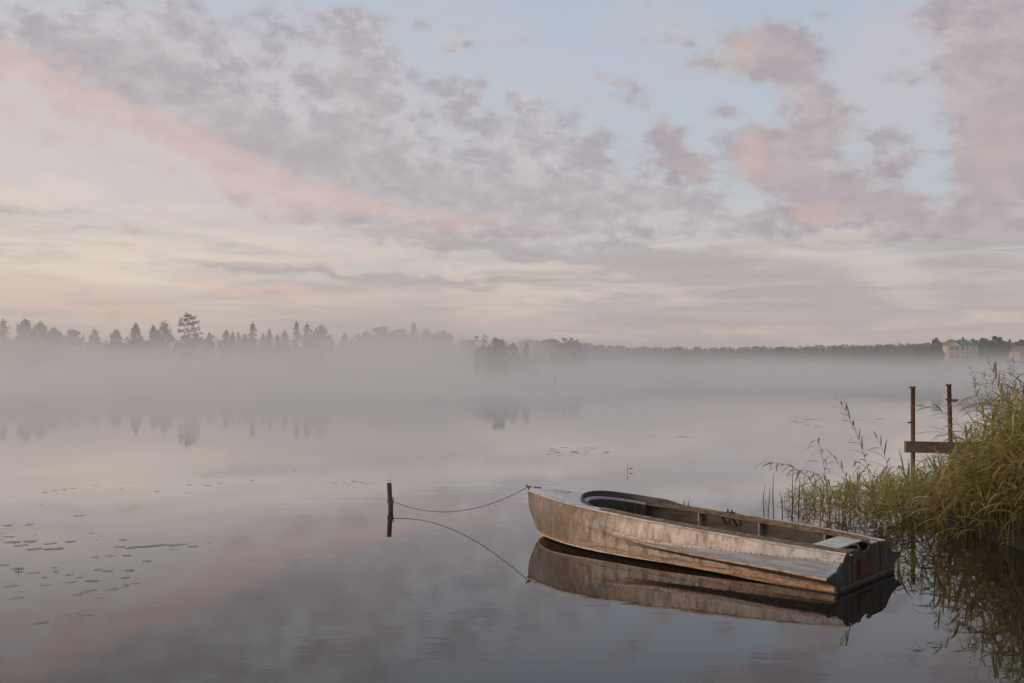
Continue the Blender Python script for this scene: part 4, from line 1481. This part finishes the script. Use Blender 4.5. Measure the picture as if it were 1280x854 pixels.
GL = "trees on the misty left shore"
LEFT = [
    ("spruce1", 4, 399, 22, 205, "spruce at the left edge beside the big dark double-crowned tree"),
    ("round0", 31, 394, 34, 190, "left crown of the big dark double-crowned pair of trees"),
    ("round2", 50, 396, 36, 192, "right crown of the big dark double-crowned pair of trees"),
    ("round1", 68, 408, 20, 215, "small pale tree leaning against the dark double-crowned pair's right side"),
    ("round1", 90, 411, 34, 262, "broad very faint tree right of the dark double-crowned pair"),
    ("slim", 118, 407, 14, 268, "thin faint tree between two low faint crowns, left of the small birch"),
    ("round0", 145, 408, 22, 232, "compact rounded tree standing alone left of a needle-thin spruce"),
    ("spruce0", 170, 403, 12, 236, "needle-thin spruce right of the compact rounded tree"),
    ("spruce0", 192, 406, 12, 268, "faint spruce between the needle-thin spruce and a pale slim tree"),
    ("slim", 206, 397, 18, 272, "tall pale slim tree immediately left of the old flat-topped pine"),
    ("pine", 235, 392, 27, 205, "old pine with flat ragged layered top, tallest on the shore"),
    ("spruce0", 262, 416, 10, 272, "very faint low spruce just right of the flat-topped pine"),
    ("spruce0", 283, 408, 11, 222, "first pointed spruce of the row right of the flat-topped pine"),
    ("spruce0", 291, 412, 10, 226, "low pointed spruce second in the row right of the pine"),
    ("spruce1", 298, 411, 11, 228, "third spruce of the row, left of the tall dark cone"),
    ("spruce0", 306, 413, 10, 230, "small spruce tucked against the left of the tall dark cone"),
    ("spruce1", 316, 403, 19, 208, "tall dark cone-shaped spruce ending the row right of the pine"),
    ("spruce0", 329, 412, 10, 216, "short spruce right beside the tall dark cone"),
    ("spruce0", 337, 409, 11, 214, "pointed spruce two places right of the tall dark cone"),
    ("spruce0", 347, 414, 10, 226, "low faint spruce left of the dark three-crowned clump"),
    ("spruce0", 356, 413, 10, 230, "low faint spruce touching the dark three-crowned clump"),
    ("spruce1", 371, 399, 20, 200, "left pointed crown of the dark three-crowned clump"),
    ("spruce1", 384, 399, 20, 198, "middle pointed crown of the dark three-crowned clump"),
    ("round2", 401, 400, 32, 203, "right rounded crown of the dark three-crowned clump"),
    ("spruce0", 431, 413, 14, 250, "lone faint spruce in the gap right of the three-crowned clump"),
    ("round1", 447, 417, 26, 236, "low greyish tree at the left foot of the broad faint grove"),
    ("round0", 458, 411, 30, 262, "leftmost tall crown of the broad faint grove"),
    ("round1", 478, 407, 34, 266, "wide second crown of the broad faint grove"),
    ("round2", 499, 406, 32, 262, "wide third crown of the broad faint grove, left of its spire"),
    ("spruce1", 517, 401, 20, 256, "spire rising out of the broad faint grove"),
    ("round0", 533, 408, 30, 258, "crown right of the spire in the broad faint grove"),
    ("round2", 552, 409, 34, 244, "last large crown at the right end of the broad faint grove"),
    ("slim", 577, 420, 12, 270, "thin faint tree right of the broad faint grove"),
    ("slim", 587, 422, 11, 272, "thinnest faint tree just left of the dark domed tree"),
    ("round2", 602, 427, 18, 152, "low left shoulder of the dark domed tree near the point"),
    ("dome", 621, 418, 34, 150, "dark domed tree near the tip of the left shore"),
    ("round0", 641, 426, 26, 151, "low right shoulder of the dark domed tree near the point"),
    ("spruce1", 658, 427, 16, 155, "single dark spruce last on the point before the open lake"),
    ("round1", 690, 423, 40, 330, "very pale low tree beyond the last dark spruce on the point"),
    ("round0", 716, 425, 36, 345, "very pale wide tree fading into the far ridge"),
]
for k, px, yt, w, d, lab in LEFT:
    plant(k, px, yt, w, d, lab, GL)
GR = "trees round the far house on the right"
RIGHT = [
    ("round1", 1152, 430, 20, 395, "low tree left of the rounded tree beside the green-roofed house"),
    ("round0", 1170, 420, 17, 392, "dark rounded tree immediately left of the green-roofed house"),
    ("round2", 1187, 422, 15, 425, "tree top showing above the left gable of the green-roofed house"),
    ("round1", 1216, 423, 18, 428, "tree top behind the right end of the green roof"),
    ("round2", 1230, 420, 20, 410, "first large tree right of the green-roofed house"),
    ("dome", 1245, 418, 22, 408, "tallest rounded tree right of the green-roofed house"),
    ("round0", 1256, 425, 16, 402, "lower tree on the slope right of the tallest rounded one"),
    ("spruce1", 1262, 424, 10, 405, "small spruce between the two right-hand rounded trees"),
    ("round1", 1276, 424, 18, 412, "rounded tree behind the pinkish house at the right edge"),
    ("round1", 1243, 434, 14, 372, "pale green bush below the tallest rounded tree"),
]
for k, px, yt, w, d, lab in RIGHT:
    plant(k, px, yt, w, d, lab, GR)

# wooded ridge far away, one mass
r = random.Random(77)
mb = MB()
for k in range(1000):
    d = r.uniform(610, 760)
    px = r.uniform(655, 1420)
    ty = pchip([640, 690, 730, 800, 900, 1000, 1085, 1150, 1300, 1420], [424, 426, 429, 434, 434.5, 433, 431.5, 429, 428, 426], px)
    p = at(px, ty + r.uniform(-.6, 5.0) + 1.6 * noise.noise(Vector((px * .05, 3, 0))), d)
    z0 = land_h(p.x, d)
    h = max(5.0, p.z - z0)
    w = h * r.uniform(.28, .5)
    con = r.random() < .12
    for i in range(64):
        t = r.random()
        q = w * ((1 - t) if con else sqrt(max(.03, 1 - (2 * t - 1) ** 2))) * sqrt(r.random())
        a = r.uniform(0, 6.28)
        leafquad(mb, Vector((p.x + q * cos(a), d + q * sin(a), z0 + h * (.12 + .88 * t))), r.uniform(.5, 1.2), r, 0 if con else 1)
tag(mb.build("woodland", [M["needle"], M["leaf_a"]]), label="distant wooded ridge along the far shore", kind="stuff")

# thicket that closes the gaps behind the trees of the left shore, one mass
r = random.Random(78)
mb = MB()
for k in range(330):
    d = r.uniform(262, 320)
    px = r.uniform(-60, 735)
    ty = 424 + 13 * noise.noise(Vector((px * .017, 0.4, 0))) + max(0, px - 560) * .02 + r.uniform(-2, 12) - 7 * exp(-((px - 318) / 40) ** 2) - 8 * exp(-((px - 505) / 45) ** 2) - 6 * exp(-((px - 60) / 40) ** 2)
    if r.random() < .25:
        d = r.uniform(225, 262)
        ty += 5
    p = at(px, ty, d)
    z0 = land_h(p.x, d)
    h = max(3.0, p.z - z0)
    w = h * r.uniform(.2, .34)
    con = r.random() < .3
    for i in range(70):
        t = r.random()
        q = w * ((1 - t) if con else sqrt(max(.03, 1 - (2 * t - 1) ** 2))) * sqrt(r.random())
        a = r.uniform(0, 6.28)
        leafquad(mb, Vector((p.x + q * cos(a), d + q * sin(a), z0 + h * t)), r.uniform(.35, .8), r, 0 if con else 1)
tag(mb.build("thicket", [M["needle"], M["leaf_b"]]), label="faint continuous thicket behind the trees of the left shore", kind="stuff")

# ------------------------------------------------------------------ houses on the right shore
M["wall"] = simple("pale_beige_plaster", (0.50, 0.385, 0.31), (0.43, 0.33, 0.265), 0.4, 0.8)
M["white"] = simple("white_trim", (0.68, 0.63, 0.60), (0.60, 0.56, 0.53), 1, 0.7)
M["green_roof"] = simple("green_metal_roof", (0.055, 0.12, 0.09), (0.045, 0.095, 0.075), .4, 0.5)
M["red_roof"] = simple("brown_red_roof", (0.16, 0.10, 0.085), (0.12, 0.08, 0.07), .4, 0.7)
M["glass"] = simple("dark_window", (0.03, 0.032, 0.035), (0.06, 0.06, 0.062), .5, 0.2)
M["pinkwall"] = simple("pinkish_boards", (0.36, 0.24, 0.21), (0.30, 0.20, 0.17), .6, 0.8)
HD = 395.0
hp = at(1186.0, 446.5, HD)
S1 = HD / F                             # metres per photo pixel there
hz0 = min(hp.z, land_h(hp.x + 6, HD) + .2)
house = empty("house", (hp.x, HD, hz0))
house.scale = (.88, .62, .96)
tag(house, "large pale house with green hip roof and white balconies on the right shore", "house")
ev = at(0, 431, HD).z - hz0             # eaves height
tp = at(0, 423, HD).z - hz0
wl, wt_ = 16 * S1, 41 * S1
mb = MB()
mb.box((wl / 2, 5, (ev + .0) / 2 - .8), (wl, 10, ev + 1.6))
mb.box(((wl + wt_) / 2 + .01, 6.5, ev / 2 - .8), (wt_ - wl, 10, ev + 1.6))
mb.build("wall", M["wall"], house)
mb = MB()
ridge = [(wl + 1.5, 6.5, tp), (wt_ - 3.2, 6.5, tp)]
e = .5
b0, b1, b2, b3 = (wl - 3, 1.0, ev), (wt_ + e, 1.0, ev), (wt_ + e, 12, ev), (wl - 3, 12, ev)
mb.face([b0, b1, ridge[1], ridge[0]])
mb.face([b1, b2, ridge[1]])
mb.face([b2, b3, ridge[0], ridge[1]])
mb.face([b3, b0, ridge[0]])
mb.face([b3, b2, b1, b0])
rf = mb.build("roof", M["green_roof"], house)
mb = MB()
mb.box((wl + 3.4, 6.8, tp + .2), (.8, .8, 1.6))
mb.build("chimney", M["red_roof"], rf)
mb = MB()
gy = tp - .3
gb = [(-e, -e, ev + .02), (wl / 2, -e, gy), (wl + e, -e, ev + .02)]
gc = [(x, 10.4, z) for x, y, z in gb]
mb.face([gb[0], gb[1], gc[1], gc[0]])
mb.face([gb[1], gb[2], gc[2], gc[1]])
mb.build("gable_roof", M["red_roof"], house)
mb = MB()
mb.face([(0, -.02, ev), (wl, -.02, ev), (wl / 2, -.02, gy - .4)])
mb.build("gable_wall", M["white"], house)


def window(x, z, w, h, y, parent=house):
    mb = MB()
    mb.box((x, y - .03, z), (w + .24, .08, h + .24))
    f = mb.build("window", M["white"], parent)
    mb = MB()
    mb.box((x, y - .06, z), (w, .08, h))
    mb.build("pane", M["glass"], f)


for x, z, w, h in ((1.4, ev - 1.3, 1.0, 1.5), (3.6, ev - 1.3, 1.0, 1.5), (1.4, 1.3, 1.0, 1.4), (3.6, 1.3, 1.0, 1.4)):
    window(x, z, w, h, 0)
for x, z, w, h in ((wl + 1.6, ev - 1.3, 1.5, 1.5), (wl + 4.0, ev - 1.3, 1.4, 1.5), (wl + 6.4, ev - 1.3, 1.4, 1.6), (wl + 1.6, 1.0, 1.5, 1.5), (wl + 4.2, .9, 1.9, 1.8), (wl + 6.5, 1.0, 1.2, 1.5)):
    window(x, z, w, h, 1.5)
mb = MB()
zb = ev - 2.4
mb.box((wl + 4.1, .7, zb), (wt_ - wl, 1.5, .18))
mb.box((wl + 4.1, .0, zb + .95), (wt_ - wl, .10, .14))
mb.box((wl + 4.1, .0, zb + .45), (wt_ - wl, .06, .10))
for i in range(5):
    mb.box((wl + .1 + i * (wt_ - wl - .2) / 4, .02, (ev - .8) / 2 - .4), (.22, .22, ev + .6))
mb.build("balcony", M["white"], house)
mb = MB()
mb.box((wl / 2, -.05, zb + .1), (wl, .12, .22))
mb.box((.1, -.08, ev / 2), (.25, .14, ev))
mb.build("trim", M["white"], house)

HD2 = 380.0
hp = at(1274.0, 449.5, HD2)
hz0 = min(hp.z, land_h(hp.x, HD2) + .3)
h2 = empty("house", (hp.x, HD2, hz0))
tag(h2, "small pinkish wooden house cut off by the right edge", "house")
eh = at(0, 440, HD2).z - hz0
mb = MB()
mb.box((3.5, 4, eh / 2 - .6), (7, 8, eh + 1.2))
for i in range(8):
    mb.box((.1 + i * .97, -.06, eh / 2 - .3), (.14, .12, eh))
mb.build("wall", M["pinkwall"], h2)
mb = MB()
mb.face([(-.6, -.6, eh), (7.6, -.6, eh), (7.6, 4, eh + 2.2), (-.6, 4, eh + 2.2)])
mb.face([(-.6, 4, eh + 2.2), (7.6, 4, eh + 2.2), (7.6, 8.6, eh), (-.6, 8.6, eh)])
mb.face([(-.01, 0, eh), (-.01, 4, eh + 2.1), (-.01, 8, eh)])
mb.build("roof", M["red_roof"], h2)
window(2.1, 1.4, .9, 1.2, -.02, h2)
window(5.0, 1.4, .9, 1.2, -.02, h2)
for k_, pr in PROTO.items():
    if k_ not in used:
        for c_ in kids(pr):
            bpy.data.objects.remove(c_)
        bpy.data.objects.remove(pr)
